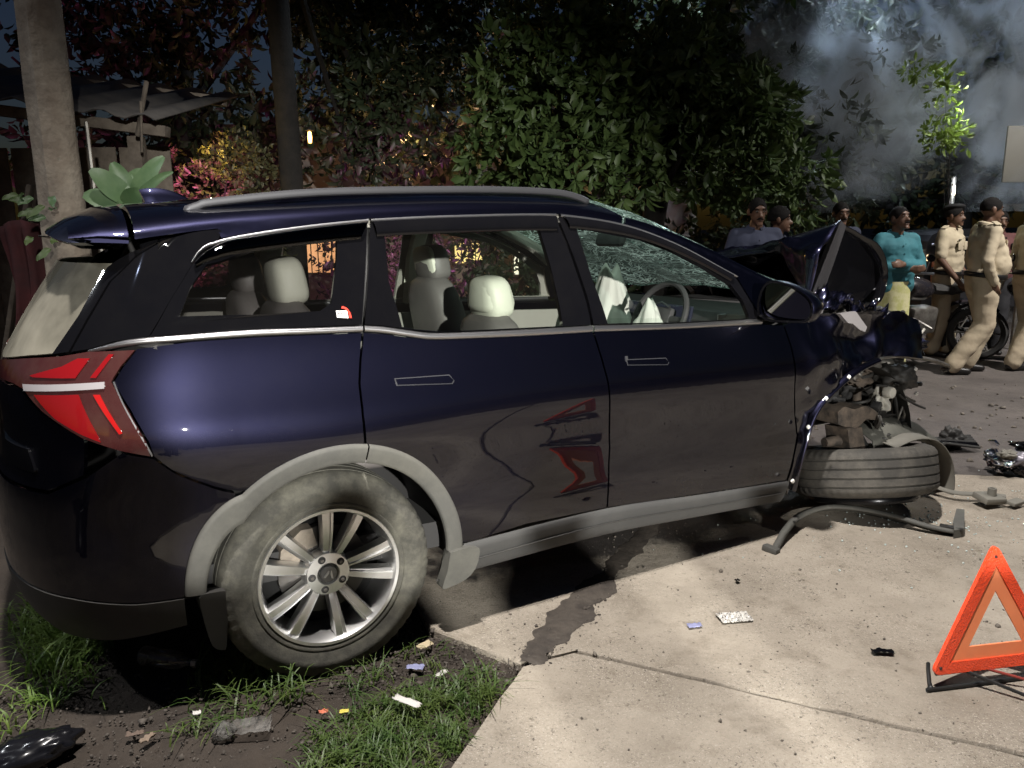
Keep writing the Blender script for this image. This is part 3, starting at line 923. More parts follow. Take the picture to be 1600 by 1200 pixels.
whl.location = (0, -.795, .362); whl.rotation_euler = (R(.8), R(14), 0)
w2 = copy_tree(whl, car); w2.location = (0, .795, .362); w2.rotation_euler = (0, R(14), R(180))
# wheel well
well = MB()
for s in (-1, 1):
    V = []; F = []
    A = arc((.02, .37), .44, -5, 185, 20)
    for (a, b) in A: V += [(a, s * .90, b), (a, s * .50, b)]
    for i in range(20): F.append((2*i, 2*i+1, 2*i+3, 2*i+2))
    F.append(tuple(2*i+1 for i in range(21)))
    well.add(V, F)
well.obj('wheel_well', M_trim, car, fix=False)
# floor pan / inner body so that nothing shines through
fl = MB()
fl.box((.75, 0, .40), (2.9, 1.62, .10)); fl.box((-.58, 0, .45), (.40, 1.0, .24))
fl.obj('floor_pan', M_trim, car, smooth=False)
for s in (-1, 1):
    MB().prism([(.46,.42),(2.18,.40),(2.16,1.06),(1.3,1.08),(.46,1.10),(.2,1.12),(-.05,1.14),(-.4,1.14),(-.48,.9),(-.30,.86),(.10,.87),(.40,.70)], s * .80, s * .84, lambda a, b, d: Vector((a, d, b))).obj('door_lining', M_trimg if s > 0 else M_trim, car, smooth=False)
# roof lining and inner pillars (far side seen through the near windows)
hl = []
for u in np.linspace(-.24, 1.30, 12):
    for w in np.linspace(.02, 1.0, 7):
        p = B(u, 1.5 + w); hl.append((p.x, p.y, p.z - .035))
Vh = hl + [(x, -y, z) for x, y, z in hl]
Fh = []
for s in (0, 84):
    for i in range(11):
        for j in range(6): Fh.append((s + i*7 + j, s + i*7 + j + 1, s + (i+1)*7 + j + 1, s + (i+1)*7 + j))
pyd('roof_lining', Vh, Fh, M_trimg, car)
def inner_pillar(pts, w, mf=None):
    for s in (-1, 1):
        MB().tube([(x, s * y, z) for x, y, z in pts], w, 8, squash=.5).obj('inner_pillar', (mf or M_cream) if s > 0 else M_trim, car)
inner_pillar([(1.03, .64, 1.57), (1.02, .74, 1.40), (1.04, .83, 1.15)], [.05, .05, .06])
inner_pillar([(.22, .63, 1.55), (.21, .72, 1.40), (.20, .82, 1.16)], [.07, .07, .08])
inner_pillar([(-.36, .62, 1.50), (-.44, .72, 1.34), (-.52, .80, 1.16)], [.07, .08, .10], M_trim)
MB().tube([(1.40, .60, 1.60), (1.75, .66, 1.46), (2.05, .74, 1.28), (2.25, .78, 1.15)], [.035, .035, .04, .04], 8).obj('inner_pillar', M_trimg, car)

# --- seats
def soft(name, c, d, m, par, rot=(0, 0, 0), taper=.8, bev=.35):
    mb = MB(); V = []; F = []
    nu, nv = 20, 12
    for i in range(nv + 1):
        th = math.pi * i / nv
        for j in range(nu):
            ph = 2 * math.pi * j / nu
            def se(t, e=.55): return math.copysign(abs(t) ** e, t)
            x = se(math.sin(th)) * se(math.cos(ph)); y = se(math.sin(th)) * se(math.sin(ph)); z = se(math.cos(th))
            k = 1 - (1 - taper) * (z + 1) / 2
            V.append((x * d[0] / 2 * k, y * d[1] / 2 * k, z * d[2] / 2))
    for i in range(nv):
        for j in range(nu): F.append((i*nu + j, (i+1)*nu + j, (i+1)*nu + (j+1) % nu, i*nu + (j+1) % nu))
    M = Euler(rot).to_matrix()
    mb.add([M @ Vector(v) + Vector(c) for v in V], F)
    return mb.obj(name, m, par)
def seat(x, y, zt, m_head, lean=R(-14), hr=True, cover=False, scale=1.0):
    s = bpy.data.objects.new('seat', None); COL.objects.link(s); s.parent = car
    soft('cushion', (x + .30, y, .70), (.52, .52, .20), M_taupe, s)
    soft('backrest', (x + .03, y, zt - .44), (.20, .50, .62), M_taupe, s, (0, lean, 0), .86)
    h = soft('headrest', (x - .02, y, zt - .075), (.135, .27, .185), m_head, s, (0, lean * .6, 0), .88)
    for q in (-.07, .07):
        MB().tube([(x + .0, y + q, zt - .22), (x - .02, y + q, zt - .12)], .007, 6).obj('headrest_post', M_chrome, s)
    return s, h
s1, h1 = seat(.98, .36, 1.455, M_taupe)
s2, h2 = seat(.91, -.40, 1.325, M_cream)
soft('headrest_cover', (.89, -.40, 1.262), (.165, .265, .155), M_cream, s2, (0, R(-6), 0), .74)
soft('headrest_face', (.925, .36, 1.385), (.06, .255, .16), M_cream, s1, (0, R(-10), 0), .9)
seat(.05, -.36, 1.415, M_cream)
seat(.05, .36, 1.415, M_taupe)
soft('rear_bench_back', (-.42, 0, .98), (.18, 1.05, .40), M_trim, car, (0, R(-14), 0), .95)
# dashboard, screen, steering wheel, bags
MB().prism([(2.04, 1.10), (2.10, 1.14), (2.45, 1.16), (2.45, .60), (2.10, .62), (2.06, .9)], -.78, .78, lambda a, b, d: Vector((a, d, b))).obj('dashboard', M_trim, car, smooth=False)
MB().box((2.035, -.10, 1.10), (.02, .62, .13), rot=(0, R(12), 0), bev=.006).obj('dashboard_screen', mat('screen_dark', (.02, .022, .035), rough=.1, coat=.5), car)
MB().box((2.06, -.60, 1.08), (.05, .012, .12), bev=.003).obj('dashboard_vent', M_chrome, car)
stw = bpy.data.objects.new('steering_wheel', None); COL.objects.link(stw); stw.parent = car
stw.location = (1.86, -.37, 1.115); stw.rotation_euler = (0, R(-66), 0)
ringpts = [(.18 * math.cos(t), .18 * math.sin(t), 0) for t in np.linspace(0, 2 * math.pi, 41)]
MB().tube(ringpts, .015, 8, caps=False).obj('rim', M_trim, stw)
MB().box((0, 0, -.02), (.12, .15, .05), bev=.02).obj('hub', M_trim, stw)
for a in (90, -90, 180):
    MB().tube([(0, 0, -.02), (.17 * math.cos(R(a)), .17 * math.sin(R(a)), 0)], [.022, .014], 6, squash=.5).obj('spoke', M_trim, stw)
MB().tube([(.055, .07, .012), (.075, .0, .014), (.055, -.07, .012)], .005, 6).obj('spoke_trim', M_chrome, stw)
def crumple(name, c, d, m, par, seed, rot=(0, 0, 0), amp=.3):
    bm = bmesh.new()
    bmesh.ops.create_icosphere(bm, subdivisions=4, radius=.5)
    for v in bm.verts:
        p = v.co.normalized()
        f = 1 + amp * mnoise.noise(p * 2.3 + Vector((seed, 0, 0))) - amp * .7 * abs(mnoise.noise(p * 5.1 + Vector((0, seed, 0)))) + amp * .25 * mnoise.noise(p * 11 + Vector((0, 0, seed)))
        v.co = Vector((p.x * d[0], p.y * d[1], p.z * d[2])) * .5 * f
    M = Euler(rot).to_matrix(); 
    for v in bm.verts: v.co = M @ v.co + Vector(c)
    me = bpy.data.meshes.new(name); bm.to_mesh(me); bm.free()
    return link(name, me, m, par)
def drape(name, top, w, h, m, seed, rz):
    """slack cloth hanging from a bunched top"""
    V = []; F = []; nu, nv = 30, 22
    for i in range(nu):
        for j in range(nv):
            a = 2 * math.pi * i / nu; t = j / (nv - 1)
            rad = (.22 + .78 * t ** .8) * (1 + .22 * math.sin(a * 5 + seed + 1.3 * math.sin(t * 3)) * t + .10 * math.sin(a * 9 + seed * 2 + t * 4))
            x, y = w[0] / 2 * rad * math.cos(a), w[1] / 2 * rad * math.sin(a)
            z = -h * t + .03 * math.sin(a * 2 + seed) * (1 - t) + .02 * mnoise.noise(Vector((a, t * 4, seed)))
            V.append(Matrix.Rotation(rz, 3, 'Z') @ Vector((x, y, z)) + Vector(top))
    for i in range(nu):
        for j in range(nv - 1): F.append((i*nv + j, i*nv + j + 1, ((i+1) % nu)*nv + j + 1, ((i+1) % nu)*nv + j))
    F.append(tuple(i*nv for i in range(nu)))
    return pyd(name, V, F, m, car)
drape('airbag', (1.80, -.37, 1.185), (.20, .26), .22, M_bag, 1.1, .3)
drape('airbag', (1.96, .16, 1.335), (.26, .34), .40, M_bag, 2.7, .2)
MB().box((1.83, 0, 1.495), (.05, .22, .07), rot=(0, R(20), 0), bev=.02).obj('rear_view_mirror', M_trim, car)
# --- door mirror
mir = MB()
V = []
prof = [(1.905,1.165),(1.90,1.22),(1.925,1.295),(1.975,1.318),(2.06,1.302),(2.145,1.258),(2.175,1.215),(2.165,1.165),(2.12,1.145),(1.97,1.142)]
prof = smooth_line(prof + [prof[0]], 3)[:-1]
cx, cz = 2.035, 1.225
N = len(prof)
lay = [(-.115, 1.0), (-.108, 1.03), (-.075, 1.02), (-.03, .88), (-.008, .6), (.0, .2)]
mhold = bpy.data.objects.new('door_mirror', None); COL.objects.link(mhold); mhold.parent = car
def mirf(a, b, k, f): return ((cx + (a - cx) * f) + .0, -1.0 + 0, cz + (b - cz) * f)
# the housing faces rearward: build it in its own frame (width along y, depth along x)
def mcv(a, b, dep, f):
    y = -(a - 1.90) * .92 - .905     # outline width runs outwards
    yc = -(cx - 1.90) * .92 - .905
    return Vector((2.02 + dep + (a - 1.90) * .22, yc + (y - yc) * f, cz + (b - cz) * f))
for dep, f in lay:
    for a, b in prof: V.append(mcv(a, b, dep + .06, f))
F = [(i*N + j, i*N + (j+1) % N, (i+1)*N + (j+1) % N, (i+1)*N + j) for i in range(len(lay) - 1) for j in range(N)]
F.append(tuple((len(lay)-1)*N + j for j in range(N)))
MB().add(V, F).obj('housing', M_paint, mhold)
gv = [mcv(a, b, -.046 - (b - cz) * .16 - (a - cx) * .10, .90) for a, b in prof]
pyd('mirror_glass', gv, [tuple(range(N))], mat('mirror_silver', (.62, .62, .55), rough=.03, metal=1.0), mhold, False)
MB().add([mcv(a, b, -.053, f) for f in (1.0, .90) for a, b in prof], [(j, (j+1) % N, N + (j+1) % N, N + j) for j in range(N)]).obj('mirror_rim', M_black, mhold)
MB().box((2.05, -.915, 1.165), (.08, .09, .06), bev=.012).obj('mirror_arm', M_blackm, mhold)

# --- smashed front end
def dent(u, v):
    p = Vector((u * 3.1, v * 3.3, 1.7))
    d = .050 * mnoise.noise(p) + .03 * mnoise.noise(p * 2.3) - .06 * abs(mnoise.noise(p * 1.4 + Vector((5, 0, 0)))) + .03 * abs(mnoise.noise(p * 3.7))
    k = max(0, min(1, (u - 2.2) / .25))
    return d * k - .05 * k * math.exp(-((u - 2.75) / .18) ** 2 - ((v - 1.02) / .08) ** 2) + .04 * max(0, (u - 2.9))
fen = panel('front_fender', [(2.157,1.108),(2.36,1.160),(2.62,1.195),(2.66,1.178),(2.80,1.180),(2.95,1.150),(3.149,1.085),(3.157,.937),(3.127,.889),(2.95,.915),(2.777,.914),(2.638,.876),(2.514,.807),(2.387,.69),(2.32,.539),(2.281,.387),(2.267,.27),(2.236,.352),(2.256,.454),(2.280,.576),(2.215,.834),(2.187,1.014)], M_paint, car, step=.03, disp=dent)
panel('front_fender', [(2.157,1.108),(2.36,1.16),(2.62,1.17),(3.1,1.085),(3.16,.9),(3.0,.80),(2.75,.86),(2.55,.80),(2.387,.69),(2.32,.539),(2.281,.387),(2.256,.454),(2.280,.576),(2.215,.834),(2.187,1.014)], M_paint, car, step=.05, disp=dent, mirror=True)
bpy.data.objects.remove(bpy.data.objects['front_fender.001'])
strip('fender_lip', [(2.30,.30),(2.298,.387),(2.336,.530),(2.402,.672),(2.526,.785),(2.645,.852),(2.78,.888)], [(2.272,.30),(2.275,.389),(2.312,.542),(2.380,.697),(2.508,.813),(2.634,.882),(2.775,.920)], M_paint, car, .025, .03)
for c in [(2.526,-.985,.847),(2.385,-.975,.755),(2.286,-.965,.626),(2.215,-.955,.369)]:
    MB().box(c, (.017, .012, .017), rot=(.3, .7, .2), bev=.003).obj('clip', mat('clip_white', (.85, .85, .82), rough=.4), fen)
pt = [(2.46,1.151),(2.576,1.157),(2.632,1.081),(2.61,1.060),(2.575,1.072),(2.535,1.102),(2.502,1.107)]
MB().prism(pt, -.978, -.955, lambda a, b, d: Vector((a, d + .35 * (b - 1.1), b))).obj('torn_liner_scrap', mat('scrap_grey', (.16, .15, .15), rough=.7, bump=.2), car, smooth=False)
# engine bay mass
eb = MB()
eb.box((2.70, 0, .78), (.80, 1.28, .52)); eb.box((2.40, 0, .85), (.25, 1.50, .46)); eb.box((2.72, .2, 1.08), (.5, .7, .12))
eb.obj('engine_block', M_trim, car, smooth=False)
random.seed(4)
for i in range(14):
    x = random.uniform(2.5, 3.1); y = random.uniform(-.72, .2); z = random.uniform(1.0, 1.14)
    MB().box((x, y, z), (random.uniform(.06, .2), random.uniform(.06, .2), random.uniform(.05, .12)), rot=(random.uniform(-.5, .5), random.uniform(-.5, .5), random.uniform(0, 3)), bev=.012).obj('engine_part', random.choice([M_blackm, M_blackm, M_trim, M_steel]), car)
for i in range(10):
    p = Vector((random.uniform(2.5, 2.85), random.uniform(-.75, -.3), random.uniform(.95, 1.10)))
    pts = [p]
    for k in range(5):
        p = p + Vector((random.uniform(-.06, .12), random.uniform(-.07, .05), random.uniform(-.07, .06))); pts.append(p)
    MB().tube(smooth_line([tuple(q) for q in pts], 3), random.uniform(.006, .014), 6).obj('torn_hose', M_blackm, car)
crumple('air_box', (2.80, -.60, 1.16), (.26, .24, .18), M_blackm, car, 1.5, amp=.2)
MB().tube([(2.30, -.80, 1.17), (2.5, -.78, 1.16), (2.7, -.74, 1.15)], [.02, .03, .02], 8, squash=.5).obj('cowl_strip', M_blackm, car)
# buckled bonnet: rear half rises to a ridge, front half is folded down
def bonnet():
    rows = 13
    def ridge(t):   # t: 0 near .. 1 far
        return Vector((2.672 + .02 * t, -.76 + 1.5 * t, 1.592 - .30 * t ** .8))
    def rear(t):
        return Vector((2.475 + .19 * min(1, t * 4.2) ** 1.2 - .30 * max(0, t - .24), -.76 + 1.5 * t, 1.215 + .22 * min(1, t * 4.0) - .16 * max(0, t - .22)))
    V = []; F = []
    NU, NV = 34, 13
    for i in range(NU + 1):
        t = i / NU
        a, b = rear(t), ridge(t)
        for j in range(NV):
            s = j / (NV - 1)
            p = a.lerp(b, s)
            bul = .05 * math.sin(math.pi * s) * (1 - .6 * t)
            n = .050 * mnoise.noise(Vector((t * 9, s * 3, .3))) + .030 * abs(mnoise.noise(Vector((t * 17, s * 5, 4.3))))
            k = math.sin(math.pi * min(1, s * 1.0 + .0)) ** .6 if s < 1 else 0
            p = p + Vector((-.75, -.25, .6)) * (bul + n) * k
            V.append(p)
    for i in range(NU):
        for j in range(NV - 1): F.append((i*NV + j, i*NV + j + 1, (i+1)*NV + j + 1, (i+1)*NV + j))
    o = MB().add(V, F).obj('bonnet_rear_half', M_paint, car, fix=False)
    sol = o.modifiers.new('sheet', 'SOLIDIFY'); sol.thickness = .006
    # front half
    V = []; F = []
    prof = [(2.675, 1.592), (2.72, 1.575), (2.86, 1.53), (2.98, 1.475), (3.065, 1.39), (3.10, 1.30), (3.09, 1.22), (3.06, 1.175)]
    pr = smooth_line(prof, 3)
    for i in range(25):
        t = i / 24
        for (x, z) in pr:
            n = .025 * mnoise.noise(Vector((t * 8, x * 5, z * 5)))
            V.append((x + .02 * t + n, -.75 + 1.5 * t, z - .30 * t ** .8 * (z - .7) / .9 + n))
    k = len(pr)
    for i in range(24):
        for j in range(k - 1): F.append((i*k + j, i*k + j + 1, (i+1)*k + j + 1, (i+1)*k + j))
    o2 = MB().add(V, F).obj('bonnet_front_half', M_black, car, fix=False)
    sol = o2.modifiers.new('sheet', 'SOLIDIFY'); sol.thickness = .006
    # folded flange between the halves, seen edge on from the side
    fl = [(2.485, -.765, 1.205), (2.668, -.768, 1.588), (2.715, -.762, 1.560), (2.68, -.74, 1.40), (2.62, -.72, 1.20)]
    pyd('bonnet_flange', fl + [Vector(p) + Vector((.01, .05, -.02)) for p in fl], [(0, 1, 2, 3, 4), (9, 8, 7, 6, 5), (0, 5, 6, 1), (1, 6, 7, 2), (4, 9, 5, 0)], mat('flange_grey', (.05, .048, .052), rough=.45, metal=.3, bump=.1), car, False)
    # black sheet standing in for the darkness under the bonnet
    inn = [(2.70, -.72, 1.55), (2.90, -.70, 1.49), (3.04, -.70, 1.38), (3.07, -.70, 1.24), (2.95, -.69, 1.15), (2.64, -.69, 1.18)]
    pyd('bonnet_dark_fill', inn + [Vector(p) + Vector((0, .05, 0)) for p in inn], [tuple(range(6)), tuple(range(11, 5, -1))] + [(i, i + 6, (i + 1) % 6 + 6, (i + 1) % 6) for i in range(6)], M_black, car, False)
bonnet()
def crumpled_sheet(name, c, w, h, m, seed, rot, amp=.06, par=None):
    V = []; F = []; nu, nv = 18, 14
    M = Euler(rot).to_matrix(); r = random.Random(seed)
    for i in range(nu):
        for j in range(nv):
            a, b = i / (nu - 1) - .5, j / (nv - 1) - .5
            e = 1 + .35 * mnoise.noise(Vector((a * 3, b * 3, seed)))
            z = amp * (mnoise.noise(Vector((a * 4, b * 4, seed + 3))) * 1.2 + abs(mnoise.noise(Vector((a * 7, b * 6, seed + 8)))) * 1.1 - .3)
            V.append(M @ Vector((a * w * e, b * h * e, z)) + Vector(c))
    for i in range(nu - 1):
        for j in range(nv - 1):
            if (i in (0, nu - 2) or j in (0, nv - 2)) and r.random() < .3: continue
            F.append((i*nv + j, (i+1)*nv + j, (i+1)*nv + j + 1, i*nv + j + 1))
    o = pyd(name, V, F, m, par or car, smooth=r.random() < .5)
    o.modifiers.new('s', 'SOLIDIFY').thickness = .005
    return o
for k, (c, w, h, m, rot) in enumerate([((3.16, -.55, 1.00), .42, .30, M_paint, (1.2, .2, .3)), ((3.22, -.30, .92), .5, .4, M_blackm, (1.4, -.2, .8)), ((3.05, -.78, 1.09), .34, .16, M_paint, (.3, .3, .2)),
        ((3.25, -.62, .80), .30, .22, M_blackm, (.9, .6, .1)), ((3.12, -.70, .92), .30, .20, M_steel, (1.1, .1, .5)), ((3.28, .05, .95), .5, .5, M_blackm, (1.3, .3, 1.2)), ((2.98, -.55, 1.12), .34, .3, M_blackm, (.2, .2, .4)),
        ((2.78, -.66, 1.13), .26, .18, M_steel, (.4, -.3, .2)), ((3.34, -.45, .70), .3, .3, M_trim, (1.0, .5, .3)), ((2.62, -.80, 1.19), .24, .12, M_paint, (.5, .1, -.1)), ((3.10, -.82, .50), .24, .16, M_blackm, (1.2, .2, .1)), ((3.22, -.84, .98), .22, .14, M_paint, (1.4, .3, .2))]):
    crumpled_sheet('crumpled_sheet_metal', c, w, h, m, 3.3 + k * 1.7, rot, .07)
for k in range(16):
    p = Vector((random.uniform(2.95, 3.35), random.uniform(-.86, -.6), random.uniform(.6, 1.08))); pts = [tuple(p)]
    d = Vector((random.uniform(-.5, .6), random.uniform(-.5, .3), random.uniform(-1, .6))).normalized()
    for q in range(4):
        d = (d + Vector((random.uniform(-.5, .5), random.uniform(-.4, .4), random.uniform(-.5, .4)))).normalized(); p = p + d * random.uniform(.03, .06); pts.append(tuple(p))
    MB().tube(smooth_line(pts, 3), random.uniform(.003, .008), 6).obj('torn_wire', random.choice([M_blackm, M_blackm, M_steel, M_whitep]), car)
for k in range(18):
    MB().box((random.uniform(2.9, 3.35), random.uniform(-.88, -.7), random.uniform(.55, 1.05)), (random.uniform(.02, .07), random.uniform(.01, .03), random.uniform(.015, .05)), rot=(random.uniform(-1, 1), random.uniform(-1, 1), random.uniform(0, 3)), bev=.003).obj('broken_bracket', random.choice([M_blackm, M_trim, M_steel, M_black]), car)
# inside the torn wheel arch
V = []; F = []
A = arc((2.80, .42), .46, 10, 172, 16)
for (a, b) in A: V += [(a, -.86, b - .02), (a, -.45, b - .05)]
for i in range(16): F.append((2*i, 2*i+1, 2*i+3, 2*i+2))
F.append(tuple(2*i+1 for i in range(17)))
pyd('arch_liner', V, F, M_blackm, car)
beam = smooth_line([(2.84, -.87, .885), (2.95, -.88, .90), (3.076, -.88, .895), (3.302, -.88, .862), (3.50, -.87, .81), (3.488, -.86, .78)], 4)
MB().tube(beam, [.016] * 4 + [.022] * (len(beam) - 5) + [.012], 8, squash=.55).obj('bent_bumper_beam', M_steel, car)
crumple('liner_dome', (3.17, -.78, .765), (.26, .24, .16), M_blackm, car, 2.2, (0, R(12), 0), .35)
crumple('lamp_bracket', (3.11, -.76, .635), (.12, .10, .17), M_whitep, car, 5.2, (0, R(8), 0), .5)
MB().lathe([(0, -.012), (.028, -.012), (.032, -.004), (.032, .03)], 20, 'y', c=(3.09, -.83, .69)).obj('lamp_cap', M_whitep, car)
for i in range(9):
    p = Vector((3.16 + .13 * random.random(), -.80, .72))
    pts = [tuple(p)]
    for k in range(4):
        p = p + Vector((random.uniform(-.03, .03), random.uniform(-.02, .02), -.055)); pts.append(tuple(p))
    MB().tube(smooth_line(pts, 3), random.uniform(.005, .011), 6).obj('wire_bundle', random.choice([M_blackm, M_blackm, M_steel]), car)
for i in range(12):
    x = random.uniform(2.75, 3.32); z = random.uniform(.50, .84)
    crumple('crushed_part', (x, random.uniform(-.74, -.55), z), (random.uniform(.08, .2), random.uniform(.06, .12), random.uniform(.06, .16)), random.choice([M_blackm, M_trim, M_blackm, M_steel, M_rust]), car, random.uniform(0, 40), (random.uniform(-1, 1), random.uniform(-1, 1), 0), .45)
for c in [(3.30, -.82, .80), (3.33, -.82, .66), (3.29, -.80, .60)]:
    MB().box(c, (.02, .014, .02), rot=(.4, .5, 0), bev=.003).obj('clip', MATS['clip_white'], car)
MB().prism(smooth_line([(2.63,.64),(2.68,.662),(2.76,.640),(2.85,.648),(2.95,.60),(2.935,.565),(2.86,.575),(2.80,.545),(2.70,.555),(2.64,.575)], 3), -.86, -.72, lambda a, b, d: Vector((a, d, b))).obj('suspension_arm', M_rust, car)
MB().prism([(2.69,.545),(2.80,.545),(2.85,.41),(2.73,.40)], -.88, -.74, lambda a, b, d: Vector((a, d, b))).obj('steering_knuckle', M_rust, car, smooth=False)
MB().tube([(2.98 + .055 * math.cos(t), -.72 + .055 * math.sin(t), .46 + .34 * t / (2 * math.pi * 5)) for t in np.linspace(0, 2 * math.pi * 5, 80)], .009, 6).obj('coil_spring', M_blackm, car)
MB().tube([(2.98, -.72, .42), (2.97, -.70, .88)], [.026, .022], 10).obj('damper', M_rust, car)
MB().tube([(2.62, -.80, .47), (2.76, -.82, .475)], [.025, .03], 10).obj('tie_rod', M_rust, car)
MB().tube([(2.83, -.82, .53), (2.90, -.84, .42)], [.018, .018], 8).obj('damper_rod', M_blackm, car)
V = []; F = []
ln = smooth_line([(2.90,.50),(3.05,.535),(3.20,.53),(3.40,.475),(3.52,.40)], 4)
for i, (a, b) in enumerate(ln):
    n = .02 * mnoise.noise(Vector((a * 9, b, 1)))
    V += [(a, -.70 + n, b + .02), (a, -.80 + n, b), (a, -.88, b - .05 + n), (a, -.89, b - .10)]
for i in range(len(ln) - 1):
    for j in range(3): F.append((i*4 + j, i*4 + j + 1, (i+1)*4 + j + 1, (i+1)*4 + j))
o = pyd('torn_liner', V, F, mat('liner_grey', (.07, .072, .062), rough=.8, dust=(.25, .23, .19), dust_amt=.5, bump=.2), car)
o.modifiers.new('s', 'SOLIDIFY').thickness = .006
V = []; F = []
ln = smooth_line([(2.98,.45),(3.15,.475),(3.34,.44),(3.48,.33),(3.54,.18),(3.53,.02)], 4)
for i, (a, b) in enumerate(ln):
    V += [(a, -.84, b), (a - .01, -.97, b - .015)]
for i in range(len(ln) - 1): F.append((2*i, 2*i+1, 2*i+3, 2*i+2))
o = pyd('liner_strap', V, F, mat('strap_grey', (.13, .125, .11), rough=.8, dust=(.3, .28, .23), dust_amt=.5), car)
o.modifiers.new('s', 'SOLIDIFY').thickness = .008
# ------------------------------------------------------------------ ground, slabs, road
def ground_mat(name, c1, c2, c3, s1, s2, bump, rough=.9, speck=None, wet=None):
    m = bpy.data.materials.new(name); m.use_nodes = True
    nt = m.node_tree; L = nt.links.new; b = nt.nodes['Principled BSDF']
    b.inputs['Roughness'].default_value = rough
    b.inputs['Specular IOR Level'].default_value = .3
    tc = _n(nt, 'ShaderNodeTexCoord')
    def nz(s, d=8, r=.65):
        n = _n(nt, 'ShaderNodeTexNoise'); n.inputs['Scale'].default_value = s; n.inputs['Detail'].default_value = d; n.inputs['Roughness'].default_value = r
        L(tc.outputs['Object'], n.inputs['Vector']); return n
    a = nz(s1); r1 = _n(nt, 'ShaderNodeValToRGB')
    r1.color_ramp.elements[0].position = .34; r1.color_ramp.elements[1].position = .66
    r1.color_ramp.elements[0].color = (*c1, 1); r1.color_ramp.elements[1].color = (*c2, 1)
    L(a.outputs[0], r1.inputs[0])
    col = r1.outputs[0]
    n2 = nz(s2, 10, .75); mr = _n(nt, 'ShaderNodeMapRange')
    mr.inputs[1].default_value = .52; mr.inputs[2].default_value = .72; mr.inputs[4].default_value = .75
    L(n2.outputs[0], mr.inputs[0])
    mx = _n(nt, 'ShaderNodeMix', data_type='RGBA'); L(mr.outputs[0], mx.inputs[0]); L(col, mx.inputs[6]); mx.inputs[7].default_value = (*c3, 1)
    col = mx.outputs[2]
    if speck:      # gritty dark and pale specks
        for sc, thr, cc, amt in speck:
            v = _n(nt, 'ShaderNodeTexNoise'); v.inputs['Scale'].default_value = sc; v.inputs['Detail'].default_value = 3; v.inputs['Roughness'].default_value = .8
            L(tc.outputs['Object'], v.inputs['Vector'])
            k = _n(nt, 'ShaderNodeMapRange'); k.inputs[1].default_value = thr; k.inputs[2].default_value = thr + .06; k.inputs[4].default_value = amt
            L(v.outputs[0], k.inputs[0])
            # specks gather in drifts
            v2 = nz(2.3, 3); k2 = _n(nt, 'ShaderNodeMapRange'); k2.inputs[1].default_value = .4; k2.inputs[2].default_value = .65
            k2.inputs[3].default_value = .25
            L(v2.outputs[0], k2.inputs[0])
            mm = _n(nt, 'ShaderNodeMath', operation='MULTIPLY'); L(k.outputs[0], mm.inputs[0]); L(k2.outputs[0], mm.inputs[1])
            x = _n(nt, 'ShaderNodeMix', data_type='RGBA'); L(mm.outputs[0], x.inputs[0]); L(col, x.inputs[6]); x.inputs[7].default_value = (*cc, 1)
            col = x.outputs[2]
    if wet:        # spilled oil and water: darker and glossier, with a shape of its own
        pos, sx, sy, ang, cc = wet
        mp = _n(nt, 'ShaderNodeMapping'); mp.vector_type = 'TEXTURE'
        mp.inputs['Location'].default_value = (pos[0], pos[1], 0); mp.inputs['Rotation'].default_value = (0, 0, ang); mp.inputs['Scale'].default_value = (sx, sy, 50)
        L(tc.outputs['Object'], mp.inputs[0])
        ln = _n(nt, 'ShaderNodeVectorMath', operation='LENGTH'); L(mp.outputs[0], ln.inputs[0])
        nn = nz(4, 6); ad = _n(nt, 'ShaderNodeMath', operation='MULTIPLY_ADD'); ad.inputs[1].default_value = 1.1; L(nn.outputs[0], ad.inputs[0]); L(ln.outputs['Value'], ad.inputs[2])
        k = _n(nt, 'ShaderNodeMapRange'); k.inputs[1].default_value = 1.45; k.inputs[2].default_value = 1.25; L(ad.outputs[0], k.inputs[0])
        x = _n(nt, 'ShaderNodeMix', data_type='RGBA'); L(k.outputs[0], x.inputs[0]); L(col, x.inputs[6]); x.inputs[7].default_value = (*cc, 1)
        col = x.outputs[2]
        rr = _n(nt, 'ShaderNodeMapRange'); rr.inputs[3].default_value = rough; rr.inputs[4].default_value = .35; L(k.outputs[0], rr.inputs[0]); L(rr.outputs[0], b.inputs['Roughness'])
    L(col, b.inputs['Base Color'])
    h1 = nz(s2 * 2.2, 10, .75); h2 = nz(220, 4)
    mh = _n(nt, 'ShaderNodeMath', operation='MULTIPLY_ADD'); mh.inputs[1].default_value = .35; L(h2.outputs[0], mh.inputs[0]); L(h1.outputs[0], mh.inputs[2])
    bp = _n(nt, 'ShaderNodeBump'); bp.inputs['Strength'].default_value = bump; bp.inputs['Distance'].default_value = .02
    L(mh.outputs[0], bp.inputs['Height']); L(bp.outputs[0], b.inputs['Normal'])
    MATS[name] = m
    return m
M_dirt = ground_mat('dirt', (.040, .032, .027), (.075, .060, .048), (.028, .023, .020), 3, 14, .8, .95, [(90, .62, (.16, .14, .12), .8)])
M_conc = ground_mat('concrete', (.245, .213, .172), (.40, .352, .290), (.16, .132, .098), 1.6, 5, .55, .88, [(30, .62, (.06, .05, .036), .85), (75, .585, (.07, .058, .045), .9), (130, .58, (.07, .058, .045), .8), (150, .57, (.58, .53, .46), .8), (9, .66, (.13, .105, .06), .6)])
M_concw = ground_mat('concrete_wet', (.245, .213, .172), (.40, .352, .290), (.16, .132, .098), 1.6, 5, .55, .88, [(30, .62, (.06, .05, .036), .85), (75, .585, (.07, .058, .045), .9), (130, .58, (.07, .058, .045), .8), (150, .57, (.58, .53, .46), .8), (9, .66, (.13, .105, .06), .6)],
                     wet=((.75, 3.95), 1.9, .45, R(29), (.05, .045, .042)))
